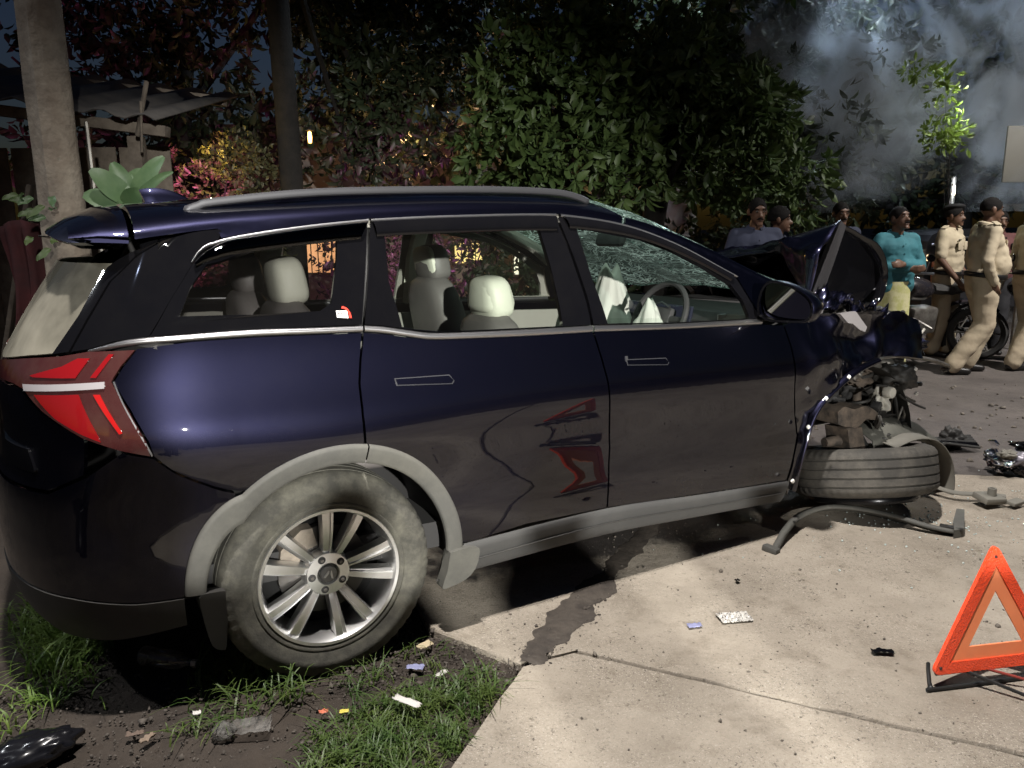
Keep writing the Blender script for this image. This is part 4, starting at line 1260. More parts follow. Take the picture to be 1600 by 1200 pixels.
M_asph = ground_mat('asphalt', (.075, .066, .062), (.12, .105, .098), (.045, .040, .040), 1.6, 9, .5, .9, [(120, .6, (.2, .18, .16), .5), (60, .62, (.02, .018, .018), .7)])

# terrain sheet with gentle unevenness near by
n = 90
xs = np.concatenate([np.linspace(-120, -6, 12)[:-1], np.linspace(-6, 7, 120), np.linspace(7, 120, 12)[1:]])
ys = np.concatenate([np.linspace(-60, -4, 8)[:-1], np.linspace(-4, 9, 120), np.linspace(9, 160, 14)[1:]])
V = []
for y in ys:
    for x in xs:
        near = max(0, 1 - abs(x + 1.2) / 2.6) * max(0, 1 - abs(y - 2.2) / 2.4)
        z = -.012 + near * (.030 * mnoise.noise(Vector((x * 1.7, y * 1.7, 0))) + .016 * mnoise.noise(Vector((x * 6, y * 6, 3))) + .008 * mnoise.noise(Vector((x * 17, y * 17, 5))))
        V.append((x, y, z))
nx, ny = len(xs), len(ys)
Q = np.array([(j*nx + i, j*nx + i + 1, (j+1)*nx + i + 1, (j+1)*nx + i) for j in range(ny - 1) for i in range(nx - 1)])
o = mesh_np('ground', np.array(V), Q, M_dirt, smooth=True); tag(o, kind='structure')

# concrete pavement in slabs
pave = tag(empty('concrete_pavement'), kind='structure')
def slab(poly, m, z0=-.12, z1=.012, wob=.006, seed=0):
    pts = []
    for i in range(len(poly)):
        a, b = Vector(poly[i]), Vector(poly[(i + 1) % len(poly)])
        k = max(1, int((b - a).length / .05)) if (b - a).length < 6 else 1
        for j in range(k):
            p = a.lerp(b, j / k)
            w = wob if k > 1 else 0
            pts.append((p.x + w * mnoise.noise(Vector((p.x * 9, p.y * 9, seed))) + w * .5 * mnoise.noise(Vector((p.x * 31, p.y * 31, seed))),
                        p.y + w * mnoise.noise(Vector((p.x * 9, p.y * 9, seed + 7))) + w * .5 * mnoise.noise(Vector((p.x * 31, p.y * 31, seed + 3)))))
    nn = len(pts)
    c = (sum(p[0] for p in pts) / nn, sum(p[1] for p in pts) / nn)
    ins = []
    for p in pts:
        d = Vector((c[0] - p[0], c[1] - p[1])).normalized() * .006
        ins.append((p[0] + d.x, p[1] + d.y))
    V = [(a, b, z1) for a, b in ins] + [(a, b, z1 - .007) for a, b in pts] + [(a, b, z0) for a, b in pts]
    F = [tuple(range(nn))]
    for i in range(nn):
        j = (i + 1) % nn
        F += [(i, nn + i, nn + j, j), (nn + i, 2*nn + i, 2*nn + j, nn + j)]
    return MB().add(V, F).obj('slab', m, pave)
# near slab, right slab beyond the thin joint, left slab beyond the wide dirt-filled joint
slab([(-.52, 1.15), (.030, 2.475), (.105, 2.512), (.215, 2.562), (.734, 2.325), (1.165, 2.120), (1.469, 1.985), (3.0, 1.30), (2.0, -.9), (.4, -3), (-2.2, -3)], M_conc, seed=1)
slab([(.112, 2.527), (.130, 2.60), (.215, 2.80), (.345, 3.08), (.490, 3.345), (.585, 3.54), (.93, 4.18), (1.24, 4.77), (3.25, 4.45), (4.9, 3.9), (3.3, 1.18), (1.474, 1.997), (1.168, 2.133), (.737, 2.338), (.222, 2.574)], M_concw, seed=2)
slab([(-.326, 2.746), (.020, 2.500), (.060, 2.52), (.185, 2.80), (.315, 3.08), (.46, 3.345), (.56, 3.55), (.905, 4.2), (1.215, 4.78), (.3, 5.2), (-.6, 3.5)], M_concw, seed=3)
# mud washed along the wide joint, damp and dark
M_mud = mat('wet_mud', (.045, .038, .033), rough=.55, col2=(.085, .072, .060), nscale=14, bump=.4, bscale=60)
mid = smooth_line([(.045, 2.49), (.10, 2.60), (.20, 2.80), (.29, 2.95), (.40, 3.16), (.50, 3.36), (.60, 3.55), (.75, 3.85)], 14)
lf = []; rt = []
for i, (x, y) in enumerate(mid):
    t = i / (len(mid) - 1); w = .030 + .040 * math.sin(math.pi * min(1, t * 1.6)) + .02 * t
    nzz = lambda k: 1 + .60 * mnoise.noise(Vector((i * .11, k, 1))) + .30 * mnoise.noise(Vector((i * .33, k, 4))) + .12 * mnoise.noise(Vector((i * .9, k, 9)))
    lf.append((x - .87 * w * nzz(0), y + .5 * w * nzz(0))); rt.append((x + .87 * w * nzz(7), y - .5 * w * nzz(7)))
V = []; F = []
for (a0, b0), (x, y), (a1, b1) in zip(lf, mid, rt): V += [(a0, b0, .0135), (x, y, .020), (a1, b1, .0135)]
for i in range(len(mid) - 1):
    for j in range(2): F.append((i*3 + j, i*3 + j + 1, (i+1)*3 + j + 1, (i+1)*3 + j))
pyd('joint_mud', V, F, M_mud, pave)
# older tarred road beyond
slab_o = pyd('road', [(1.22, 4.80, .004), (3.27, 4.47, .004), (4.95, 3.9, .004), (7, 3.2, .004), (60, -5, .004), (60, 40, .004), (8, 13, .004), (1.8, 9.0, .004), (0, 6.5, .004), (.35, 5.25, .004)], [tuple(range(10))], M_asph)
tag(slab_o, kind='structure')

# ------------------------------------------------------------------ grass
rng = np.random.default_rng(5)
def in_poly(P, poly):
    x, y = P[:, 0], P[:, 1]; c = np.zeros(len(P), bool); n = len(poly); j = n - 1
    for i in range(n):
        xi, yi = poly[i]; xj, yj = poly[j]
        t = ((yi > y) != (yj > y)) & (x < (xj - xi) * (y - yi) / (yj - yi + 1e-12) + xi)
        c ^= t; j = i
    return c
def blades(poly, dens_, h0, h1, w, lean, clump=.05):
    p = np.array(poly); lo, hi = p.min(0), p.max(0)
    A = (hi - lo).prod()
    nc = max(6, int(A * dens_ / 12))
    C = rng.uniform(lo, hi, (nc, 2)); C = C[in_poly(C, poly)]
    out = []
    for c in C:
        k = rng.integers(7, 17)
        s = rng.uniform(.55, 1.25)
        for _ in range(k):
            b = c + rng.normal(0, clump, 2) * .6
            az = rng.uniform(0, 6.283); H = rng.uniform(h0, h1) * s; le = rng.uniform(.2, 1) * lean * H * 1.3
            ww = w * rng.uniform(.6, 1.2)
            d = np.array([math.cos(az), math.sin(az)]); q = np.array([-d[1], d[0]])
            tw = rng.uniform(-.6, .6)
            q = q * math.cos(tw) + d * math.sin(tw)
            for t in (0, .3, .62, .88, 1.0):
                ce = b + d * le * t ** 1.8
                z = H * (t - .38 * lean * t ** 3)
                ws = ww * (1 - t) ** .55 if t < 1 else .0004
                out.append((ce[0] - q[0] * ws, ce[1] - q[1] * ws, z - .01)); out.append((ce[0] + q[0] * ws, ce[1] + q[1] * ws, z - .01))
    return np.array(out)
def grass_obj(name, arrs, m, label):
    V = np.concatenate(arrs); nb = len(V) // 10
    base = np.arange(nb)[:, None] * 10
    Q = np.concatenate([base + np.array([2*i, 2*i + 1, 2*i + 3, 2*i + 2]) for i in range(4)])
    o = mesh_np(name, V, Q, m, smooth=True)
    tag(o, label, 'grass', kind='stuff')
    return o
M_grass = mat('grass', (.045, .095, .020), rough=.5, col2=(.11, .15, .035), nscale=7, transl=.3)
M_grass2 = mat('grass_lit', (.10, .19, .03), rough=.5, col2=(.19, .26, .06), nscale=7, transl=.3)  # brighter copy of the grass, with lamplight painted into its colour
gm = [(-.60,1.90),(-.62,2.10),(-.52,2.24),(-.36,2.31),(-.22,2.40),(-.01,2.455),(-.05,2.36),(-.20,1.99),(-.30,1.75),(-.60,1.7)]
grass_obj('grass', [blades(gm, 9000, .03, .085, .0035, 1.0, .03), blades(gm, 1600, .06, .12, .003, 1.3, .03),
                    blades([(-.66,2.02),(-.62,2.22),(-.50,2.36),(-.30,2.42),(-.38,2.3),(-.55,2.1)], 1200, .03, .08, .003, 1.1),
                    blades([(-.82,2.50),(-.50,2.36),(-.28,2.60),(-.45,2.70)], 700, .04, .10, .003, 1.1),
                    blades([(-.55,2.33),(-.28,2.42),(-.26,2.6),(-.5,2.5)], 500, .04, .10, .003, 1.1)], M_grass, 'short green grass along the edge of the concrete slab')
grass_obj('grass', [blades([(-1.086,2.434),(-1.10,2.60),(-1.02,2.68),(-.90,2.60),(-.80,2.48),(-.88,2.36)], 5200, .06, .15, .004, 1.0),
                    blades([(-1.06,2.13),(-1.0,2.29),(-.78,2.31),(-.72,2.2),(-.93,2.10)], 700, .05, .15, .0035, 1.4),
                    blades([(-.95,2.3),(-.7,2.3),(-.7,2.45),(-.95,2.45)], 700, .05, .16, .0035, 1.3)], M_grass, 'long grass tuft growing behind the rear wheel of the SUV')
grass_obj('grass', [blades([(-1.62,2.40),(-2.02,2.95),(-1.93,3.02),(-1.68,2.86),(-1.50,2.62),(-1.46,2.42)], 6500, .06, .16, .004, 1.1),
                    blades([(-1.72,2.26),(-1.72,2.40),(-1.50,2.40),(-1.48,2.26)], 2600, .05, .14, .004, 1.3),
                    blades([(-1.72,2.10),(-1.72,2.28),(-1.55,2.28),(-1.55,2.12)], 900, .04, .09, .004, 1.2)], M_grass2, 'lamplit green weeds and grass below the rear bumper')

# ------------------------------------------------------------------ trees and shrubs
def leaf_cloud(centers, radii, count, L, W_, seed, droop=.35, shell=.55):
    """folded leaves spread through ellipsoidal clumps"""
    r = np.random.default_rng(seed)
    centers = np.array(centers, float); radii = np.array(radii, float)
    vol = radii.prod(1) ** .8
    idx = r.choice(len(centers), count, p=vol / vol.sum())
    nt_ = max(1, count // 6)                     # twig tips, each with a whorl of leaves
    d = r.normal(0, 1, (nt_, 3)); d /= np.linalg.norm(d, axis=1)[:, None]
    rad = r.uniform(shell ** 3, 1.12, nt_) ** (1 / 3) * (1 + r.normal(0, .09, nt_))
    tip = centers[idx[:nt_]] + d * radii[idx[:nt_]] * rad[:, None]
    wh = r.integers(0, nt_, count)
    size = r.uniform(.55, 1.25, nt_)[wh]
    ax = d[wh] * .75 + r.normal(0, .62, (count, 3)); ax[:, 2] -= droop * r.uniform(.3, 1.8, nt_)[wh]
    ax /= np.linalg.norm(ax, axis=1)[:, None]
    P = tip[wh] + ax * .012 - d[wh] * r.uniform(0, .5 * L, count)[:, None]
    sd = np.cross(ax, r.normal(0, 1, (count, 3)) + np.array([0, 0, 1.2])); sd /= np.linalg.norm(sd, axis=1)[:, None]
    nn = np.cross(ax, sd)
    l = L * (size * r.uniform(.7, 1.2, count))[:, None]; w = W_ * (size * r.uniform(.75, 1.2, count))[:, None]
    t0 = P; m1 = P + ax * l * .35 + nn * l * .03; m2 = P + ax * l * .72 + nn * l * .0; tip = P + ax * l - nn * l * .10
    V = np.stack([t0, m1 - sd * w * .5 + nn * w * .22, m1 + sd * w * .5 + nn * w * .22, m2 - sd * w * .42 + nn * w * .18, m2 + sd * w * .42 + nn * w * .18, tip, m1, m2], 1).reshape(-1, 3)
    b = np.arange(count)[:, None] * 8
    Q = np.concatenate([b + np.array(q) for q in ((0, 6, 1, 1), (0, 2, 6, 6), (1, 6, 7, 3), (6, 2, 4, 7), (3, 7, 5, 5), (7, 4, 5, 5))])
    tri = np.concatenate([b + np.array(q) for q in ((0, 6, 1), (0, 2, 6), (1, 6, 7), (1, 7, 3), (6, 2, 4), (6, 4, 7), (3, 7, 5), (7, 4, 5))])
    return V, tri
def clumps(box, n, r0, r1, seed, flat=.8):
    r = np.random.default_rng(seed)
    C = np.stack([r.uniform(box[0][i], box[1][i], n) for i in range(3)], 1)
    s = r.uniform(r0, r1, n)
    return C, np.stack([s, s * r.uniform(.8, 1.2, n), s * flat * r.uniform(.8, 1.2, n)], 1)
M_leaf = mat('leaf_green', (.034, .064, .017), rough=.55, col2=(.072, .108, .030), nscale=4, transl=.22)
M_leafd = mat('leaf_dark', (.024, .038, .018), rough=.5, col2=(.042, .056, .026), nscale=2.5, transl=.2)
M_leafy = mat('leaf_yellow_green', (.11, .17, .03), rough=.45, col2=(.17, .24, .05), nscale=3, transl=.35)
M_leafp = mat('leaf_bush', (.07, .075, .035), rough=.5, col2=(.12, .11, .055), nscale=3, transl=.25)
M_bark = mat('bark', (.009, .008, .007), rough=.95, col2=(.018, .015, .013), nscale=9, bump=.7, bscale=35)
def tree(name, label, base, crown, trunk_r, count, L, W_, m, seed, group=None, limbs=5, droop=.35, lean=(0, 0), straight=None):
    t = empty(name, base, label=label, cat='tree' if 'tree' in name else 'bush', group=group)
    C, Rr = crown
    C = np.array(C); Rr = np.array(Rr)
    bx, by = base[0], base[1]
    V, T = leaf_cloud(C - np.array([bx, by, 0]), Rr, count, L, W_, seed, droop)
    mesh_np('crown', V, T, m, t, smooth=False)
    top = (C.mean(0) - np.array([bx, by, 0]))
    mb = MB()
    hgt = max(.6, top[2])
    pts = [(0, 0, -.05), (lean[0] * .3 + .03, lean[1] * .3, hgt * .3), (lean[0] * .6 - .03, lean[1] * .6, hgt * .6), (top[0] * .5 + lean[0] * .5, top[1] * .5, hgt)]
    if straight:
        pts = [(0, 0, -.05), (.02, 0, straight * .33), (-.01, 0, straight * .66), (.02, .05, straight)]; hgt = straight
    mb.tube(smooth_line(pts, 4), [trunk_r * (1 - (.2 if straight else .5) * i / 12) * (1.25 if i == 0 else 1) for i in range(13)], 10)
    r = random.Random(seed)
    for k in range(limbs):
        c = C[r.randrange(len(C))] - np.array([bx, by, 0])
        z0 = hgt * r.uniform(.35, .8) if not straight else hgt * r.uniform(.72, .98)
        s = Vector((lean[0] * .5, lean[1] * .5, z0)); e = Vector(tuple(c))
        mid = s.lerp(e, .5) + Vector((0, 0, -.12))
        mb.tube(smooth_line([tuple(s), tuple(mid), tuple(e)], 4), [trunk_r * .45 * (1 - .8 * i / 8) for i in range(9)], 6)
    mb.obj('trunk', M_bark, t)
    return t
# broad-leaved tree whose low crown hangs behind the bonnet side of the car
C1, R1 = clumps(((-.2, 8.2, 1.75), (3.1, 9.6, 4.6)), 50, .20, .62, 3)
Cx = np.array([[-.15, 7.9, 2.2], [.2, 7.7, 2.05], [.65, 7.6, 2.15], [1.1, 7.7, 2.0], [.4, 7.8, 2.6], [1.0, 7.9, 2.6], [1.7, 8.0, 2.2], [2.2, 8.1, 2.0], [1.6, 8.1, 3.1], [2.5, 8.3, 2.6], [2.9, 8.3, 1.9], [.0, 8.0, 2.9]])
tree('broadleaf_tree', 'broad-leaved green tree with low dense crown right behind the car roof', (1.6, 8.9, 0),
     (np.concatenate([C1, Cx]), np.concatenate([R1, np.full((12, 3), .45)])), .16, 21000, .145, .056, M_leaf, 11, limbs=16)
C2, R2 = clumps(((-2.4, 10.2, 2.3), (-.1, 11.4, 5.6)), 46, .35, .75, 8)
tree('dark_tree', 'dark tall tree with black trunk left of the broad-leaved tree', (-2.46, 9.0, 0), (C2, R2), .135, 12000, .17, .06, M_leafd, 21, limbs=6, straight=6.5)
C3, R3 = clumps(((-7.0, 11.5, 2.2), (-2.6, 13.5, 7.0)), 50, .45, .95, 9)
tree('background_tree', 'unlit tree in the dark behind the pole and hut', (-5.0, 12.5, 0), (C3, R3), .2, 12000, .2, .075, M_leafd, 22)
C4, R4 = clumps(((2.4, 9.6, 1.6), (4.8, 11.4, 5.2)), 52, .35, .75, 10)
tree('smoke_side_tree', 'shadowy tree half hidden by the smoke', (3.4, 10.6, 0), (C4, R4), .18, 12000, .16, .055, M_leafd, 23)
C5, R5 = clumps(((5.2, 14, 1.8), (13.5, 18, 8.5)), 60, .7, 1.3, 12)
tree('distant_tree', 'distant dark tree behind the police officers', (9, 16, 0), (C5, R5), .25, 14000, .26, .09, M_leafd, 24)
C6, R6 = clumps(((-2.6, 13.0, 1.0), (3.2, 14.5, 6.5)), 46, .5, 1.0, 13)
tree('backdrop_tree', 'dark tree filling the gap behind the broad-leaved tree', (.3, 14, 0), (C6, R6), .22, 10000, .22, .08, M_leafd, 25)
# small bright-leaved sapling beside the far lamp
C7, R7 = clumps(((4.33, 8.52, 2.30), (4.66, 8.72, 3.12)), 10, .10, .18, 14)
C7[0] = (4.76, 8.66, 2.36); C7[1] = (4.66, 8.66, 2.45); C7[2] = (4.27, 8.66, 3.06)
tree('sapling_tree', 'slender young tree with bright yellow-green lamplit leaves in the smoke', (5.03, 9.15, 0), (C7, R7), .010, 700, .085, .030, M_leafy, 26, limbs=4)
# lamplit bushes left
C8, R8 = clumps(((-4.2, 8.6, .6), (-2.75, 9.2, 2.25)), 30, .22, .42, 15)
tree('bush', 'small-leaved bush lit magenta beside the black trunk', (-3.5, 8.9, 0), (C8, R8), .05, 9000, .075, .032, M_leafp, 27, limbs=6)
C9, R9 = clumps(((-2.2, 9.3, .3), (.6, 9.9, 1.5)), 26, .25, .42, 16)
tree('bush', 'low dark bush seen through the windows of the SUV', (-.8, 9.6, 0), (C9, R9), .05, 6500, .10, .04, M_leafd, 28, limbs=6)
C10, R10 = clumps(((.8, 9.2, .2), (3.0, 10.0, 1.7)), 30, .28, .5, 17)
tree('bush', 'dark bush below the broad-leaved tree behind the windscreen', (1.9, 9.6, 0), (C10, R10), .05, 7000, .12, .045, M_leafd, 29, limbs=6)
# big-leaved plant behind the rear spoiler
def big_leaf(base, tip, w, m, par, cup=.15):
    base, tip = Vector(base), Vector(tip); ax = (tip - base); l = ax.length; ax.normalize()
    sd = ax.cross(Vector((.25, -1, .5))).normalized(); nn = sd.cross(ax)
    V = []; F = []; N = 9
    for i in range(N + 1):
        t = i / N
        wd = w * 1.15 * (math.sin(math.pi * (.08 + .90 * t ** .85)) ** .55) if i > 0 else w * .10
        if i == N: wd = w * .25
        c = base + ax * l * t + nn * (.12 * l * math.sin(t * 2.6))
        for k in (-1, -.5, 0, .5, 1): V.append(c + sd * k * wd / 2 + nn * (abs(k) ** 1.5) * wd * cup + nn * .006 * math.sin(9 * t) * abs(k))
    for i in range(N):
        for k in range(4): F.append((i*5 + k, i*5 + k + 1, (i+1)*5 + k + 1, (i+1)*5 + k))
    return pyd('leaf', V, F, m, par)
pl = empty('milkweed_plant', (-2.02, 4.3, 0), label='large-leaved green plant standing between pole and rear spoiler', cat='plant')
M_big = mat('big_leaf', (.050, .095, .040), rough=.5, col2=(.075, .125, .055), nscale=14, transl=.18)
MB().tube([(0, 0, 0), (.02, .02, .8), (-.01, 0, 1.45), (0, 0, 1.72)], [.02, .017, .013, .008], 8).obj('stem', M_bark, pl)
random.seed(77)
for (b, t, w) in [((-.02, 0, 1.66), (-.17, -.06, 1.83), .12), ((-.01, 0, 1.68), (-.075, -.02, 1.855), .12), ((0, 0, 1.70), (.09, -.04, 1.84), .14), ((.01, 0, 1.68), (.165, .02, 1.87), .12),
                  ((-.01, 0, 1.62), (-.20, -.10, 1.685), .15), ((.02, 0, 1.65), (.30, -.03, 1.795), .07), ((0, 0, 1.60), (.11, -.14, 1.70), .15), ((0, 0, 1.55), (.02, -.16, 1.62), .13),
                  ((0, 0, 1.45), (-.12, -.1, 1.52), .13), ((0, 0, 1.45), (.17, -.08, 1.56), .13), ((.02, 0, 1.66), (.0, -.07, 1.80), .11), ((0, 0, 1.38), (.05, -.14, 1.44), .13), ((0, 0, 1.55), (.30, .06, 1.63), .12)]:
    big_leaf(b, (t[0] * 1.05 + random.uniform(-.03, .03), t[1] + random.uniform(-.12, .10), t[2] + random.uniform(-.03, .02)), w * random.uniform(.7, .95), M_big, pl, random.uniform(.02, .22))
# weeds tied round the pole
wp = empty('climbing_weed', (-2.62, 4.38, 1.5), label='small leafy weed hanging on the concrete pole', cat='plant')
for k in range(12):
    a = random.uniform(-.06, .14); z = random.uniform(-.12, .22)
    big_leaf((a, -.02, z), (a + random.uniform(-.08, .08), -.07, z + random.uniform(-.07, .04)), .035, M_leaf if k % 3 else M_big, wp)

# ------------------------------------------------------------------ pole, hut
pole = empty('utility_pole', (-2.58, 4.62, 0), label='weathered concrete utility pole at the left edge', cat='pole')
M_pole = mat('pole_concrete', (.19, .15, .115), rough=.9, col2=(.34, .295, .235), nscale=5, bump=.9, bscale=26, dust=(.05, .042, .036), dust_amt=.85, dust_scale=3.5)
mb = MB()
for i in range(28):
    pass
V = []; F = []
zz = np.linspace(-.2, 7.5, 48)
for z in zz:
    k = 1 - .035 * z
    for j in range(20):
        a = 2 * math.pi * j / 20
        w = .128 * k * (1 + .05 * mnoise.noise(Vector((math.cos(a) * 2, math.sin(a) * 2, z * 2.2))))
        gx = -.016 if abs((a - 4.25)) < .22 else 0
        V.append(((w + gx) * math.cos(a), (w + gx) * math.sin(a), z))
for i in range(47):
    for j in range(20): F.append((i*20 + j, i*20 + (j+1) % 20, (i+1)*20 + (j+1) % 20, (i+1)*20 + j))
MB().add(V, F).obj('shaft', M_pole, pole)
MB().tube([(.14, .12, 0), (.135, .12, 1.6), (.13, .12, 2.12)], .012, 6).obj('earth_pipe', M_steel, pole)
MB().tube([(-.0, -.14, 1.47), (.13, -.05, 1.465), (-.13, -.05, 1.475), (0, -.14, 1.47)], .006, 6).obj('wire_band', M_steel, pole)
# hut of timber, sheet and cloth
M_wood = mat('old_timber', (.085, .068, .054), rough=.9, col2=(.15, .125, .10), nscale=11, bump=.5, bscale=40)
hut = empty('timber_hut', (-3.2, 5.6, 0), label='old timber hut with sagging sheet roof behind the pole', cat='hut')
def hb(name, a, b, w, d, m=M_wood):
    a, b = Vector(a) - hut.location, Vector(b) - hut.location
    ax = b - a; L_ = ax.length
    q = ax.to_track_quat('Z', 'Y').to_euler()
    return MB().box((a + b) / 2, (w, d, L_), rot=q, bev=.006).obj(name, m, hut)
hb('post', (-2.50, 5.5, 0), (-2.52, 5.5, 2.12), .09, .09); hb('post', (-3.75, 5.4, 0), (-3.75, 5.4, 2.3), .09, .09)
hb('roof_beam', (-4.6, 5.35, 2.44), (-2.28, 5.45, 2.14), .10, .07); hb('roof_beam', (-4.6, 6.6, 2.8), (-2.28, 6.6, 2.5), .10, .07)
M_sheet = mat('roof_sheet', (.045, .042, .042), rough=.8, col2=(.08, .072, .066), nscale=6)
V = []; F = []
for i in range(41):
    for j in range(2):
        x = -4.8 + 2.55 * i / 40
        V.append((x + 3.2, (5.2 + 1.6 * j) - 5.6, 2.52 + (-4.8 + 2.55 * 0) * 0 - .13 * (x + 4.8) + .022 * math.sin(i * 1.5) + .38 * j))
for i in range(40): F.append((2*i, 2*i + 1, 2*i + 3, 2*i + 2))
o = pyd('roof_sheet', V, F, M_sheet, hut); o.modifiers.new('s', 'SOLIDIFY').thickness = .012
for k, (a, b, w) in enumerate([((-3.38, 5.15, .0), (-2.86, 5.2, 2.0), .07), ((-3.18, 5.12, .1), (-2.90, 5.18, 1.72), .06), ((-3.6, 5.2, 0), (-3.15, 5.3, 1.8), .08), ((-2.95, 5.2, 0), (-2.80, 5.25, 1.9), .05), ((-2.42, 5.3, 2.1), (-2.28, 5.2, 2.42), .02), ((-2.40, 5.3, 2.0), (-2.33, 5.2, 2.3), .015)]):
    hb('plank', a, b, w, .03)
for k in range(11): hb('wall_board', (-4.6 + .2 * k, 6.0 + .02 * (k % 2), 0), (-4.6 + .2 * k, 6.0 + .02 * (k % 2), 2.1), .185, .02)
# red cloth hanging
V = []; F = []
for i in range(15):
    for j in range(22):
        s, t = i / 14, j / 21
        V.append((-3.22 + .20 * s + .05 * math.sin(t * 4) + .10 * (1 - t) * s, 5.0 + .035 * math.sin(s * 17 + t * 3) + .02 * math.sin(s * 31), 1.58 - 1.05 * t - .10 * abs(s - .5)))
for i in range(14):
    for j in range(21): F.append((i*22 + j, i*22 + j + 1, (i+1)*22 + j + 1, (i+1)*22 + j))
o = pyd('hanging_cloth', V, F, mat('red_cloth', (.07, .014, .016), rough=.9, col2=(.03, .010, .012), nscale=4, bump=.3, bscale=20)); o.modifiers.new('s', 'SOLIDIFY').thickness = .008
tag(o, 'dark red cloth hanging between the hut planks and pole', 'cloth')

# ------------------------------------------------------------------ house behind the trees with lit openings
house = empty('house', (-1.5, 15.6, 0), label='house behind the trees with lit barred windows', cat='building')
M_wall = mat('house_wall', (.20, .17, .15), rough=.9, col2=(.26, .22, .19), nscale=2)
def hbox(name, x0, x1, y0, y1, z0, z1, m, par=house, sm=False):
    return MB().box(((x0 + x1) / 2 + 1.5, (y0 + y1) / 2 - 15.6, (z0 + z1) / 2), (x1 - x0, y1 - y0, z1 - z0)).obj(name, m, par, sm)
hbox('wall', -6.5, 3.6, 15.5, 18, 0, 3.2, M_wall)
hbox('roof_slab', -6.8, 3.9, 15.0, 18.2, 3.2, 3.35, M_wall)
for (x0, x1, z0, z1, c, s) in [(-4.15, -3.35, .62, 1.32, (1.0, .48, .22), 1.6), (-1.10, -.55, .78, 1.16, (1.0, .78, .30), 1.3), (.05, .70, .55, 1.05, (1.0, .92, .72), 1.6)]:
    w = hbox('window', x0 - .05, x1 + .05, 15.44, 15.49, z0 - .05, z1 + .05, M_wood)
    hbox('pane', x0, x1, 15.42, 15.435, z0, z1, mat('lit_pane_%d' % int(x0 * 100), c, rough=.5, emis=c, emis_s=s), w)
    nb = max(3, int((x1 - x0) / .12))
    for k in range(nb + 1):
        xx = x0 + (x1 - x0) * k / nb
        hbox('bar', xx - .008, xx + .008, 15.395, 15.415, z0, z1, M_trim, w)
# porch lamp glowing beside the trunk, then added lights with unseen sources
lp = empty('porch_lamp', (-2.38, 9.7, 2.55), label='small glowing orange lamp beside the black trunk', cat='lamp')
MB().lathe([(0, -.07), (.020, -.065), (.026, 0), (.020, .06), (0, .07)], 14, 'z').obj('bulb', mat('lamp_glow', (1, .6, .2), emis=(1.0, .52, .12), emis_s=9), lp)
MB().lathe([(.0, .10), (.05, .085), (.055, .075), (0, .075)], 14, 'z').obj('cap', M_trim, lp)
MB().tube([(0, 0, .09), (0, .1, .14), (-.1, .25, .1)], .01, 6).obj('bracket', M_trim, lp)
l_ = lamp('yellow_bush_light', 'POINT', (-3.15, 8.45, 2.3), 12, (1.0, .66, .16), .04)  # set apart from the bulb, added to light the bush leaves yellow
lamp('warm_foliage_light', 'POINT', (-1.3, 11.9, 2.9), 90, (1.0, .55, .25), .08)  # this pair is added behind the trees to make leaves glow warm
lamp('warm_foliage_light', 'POINT', (-.2, 12.2, 2.0), 60, (1.0, .6, .3), .08)
lamp('magenta_bush_light', 'SPOT', (-3.3, 7.6, 1.0), 420, (1.0, .16, .50), .12, target=(-3.95, 9.0, 1.8), spot=84, blend=.8)  # both magenta spots are added to tint the bushes; no sign is built
lamp('magenta_bush_light', 'SPOT', (-1.3, 8.0, .9), 520, (.95, .16, .72), .1, target=(-1.35, 9.5, 1.0), spot=80, blend=.8)
# far street pole with lamp
sp = empty('far_lamp_post', (6.05, 11.0, 0), label='slim lamp post with small lit lamp behind the police officers', cat='lamp post')
MB().tube([(0, 0, 0), (0, 0, 2.1)], [.04, .03], 8).obj('post', M_steel, sp)
MB().lathe([(0, .0), (.022, .0), (.018, .12), (0, .13)], 12, 'z', c=(0, -.02, 1.86)).obj('lamp_glass', mat('far_glow', (1, .85, .6), emis=(1.0, .84, .60), emis_s=3), sp)
lamp('far_lamp_and_fill_light', 'POINT', (4.74, 8.45, 2.68), 15, (.95, 1.0, .80), .04)  # added inside the sapling crown to brighten its leaves, away from the post
lamp('far_lamp_and_fill_light', 'POINT', (5.95, 10.75, 1.95), 22, (.85, .93, 1.0), .06)
lamp('far_lamp_and_fill_light', 'POINT', (4.3, 10.8, 5.2), 1500, (.74, .87, 1.0), .1)  # added fill behind and above the smoke to brighten it
sg = empty('sign_board', (5.98, 9.2, 0), label='pale blank sign board on a post at the right edge', cat='sign')
MB().box((0, 0, 2.25), (.75, .03, .62), bev=.01).obj('board', mat('sign_cream', (.15, .145, .13), rough=.6), sg)
MB().tube([(0, .04, 0), (0, .04, 2.3)], .03, 8).obj('post', M_steel, sg)

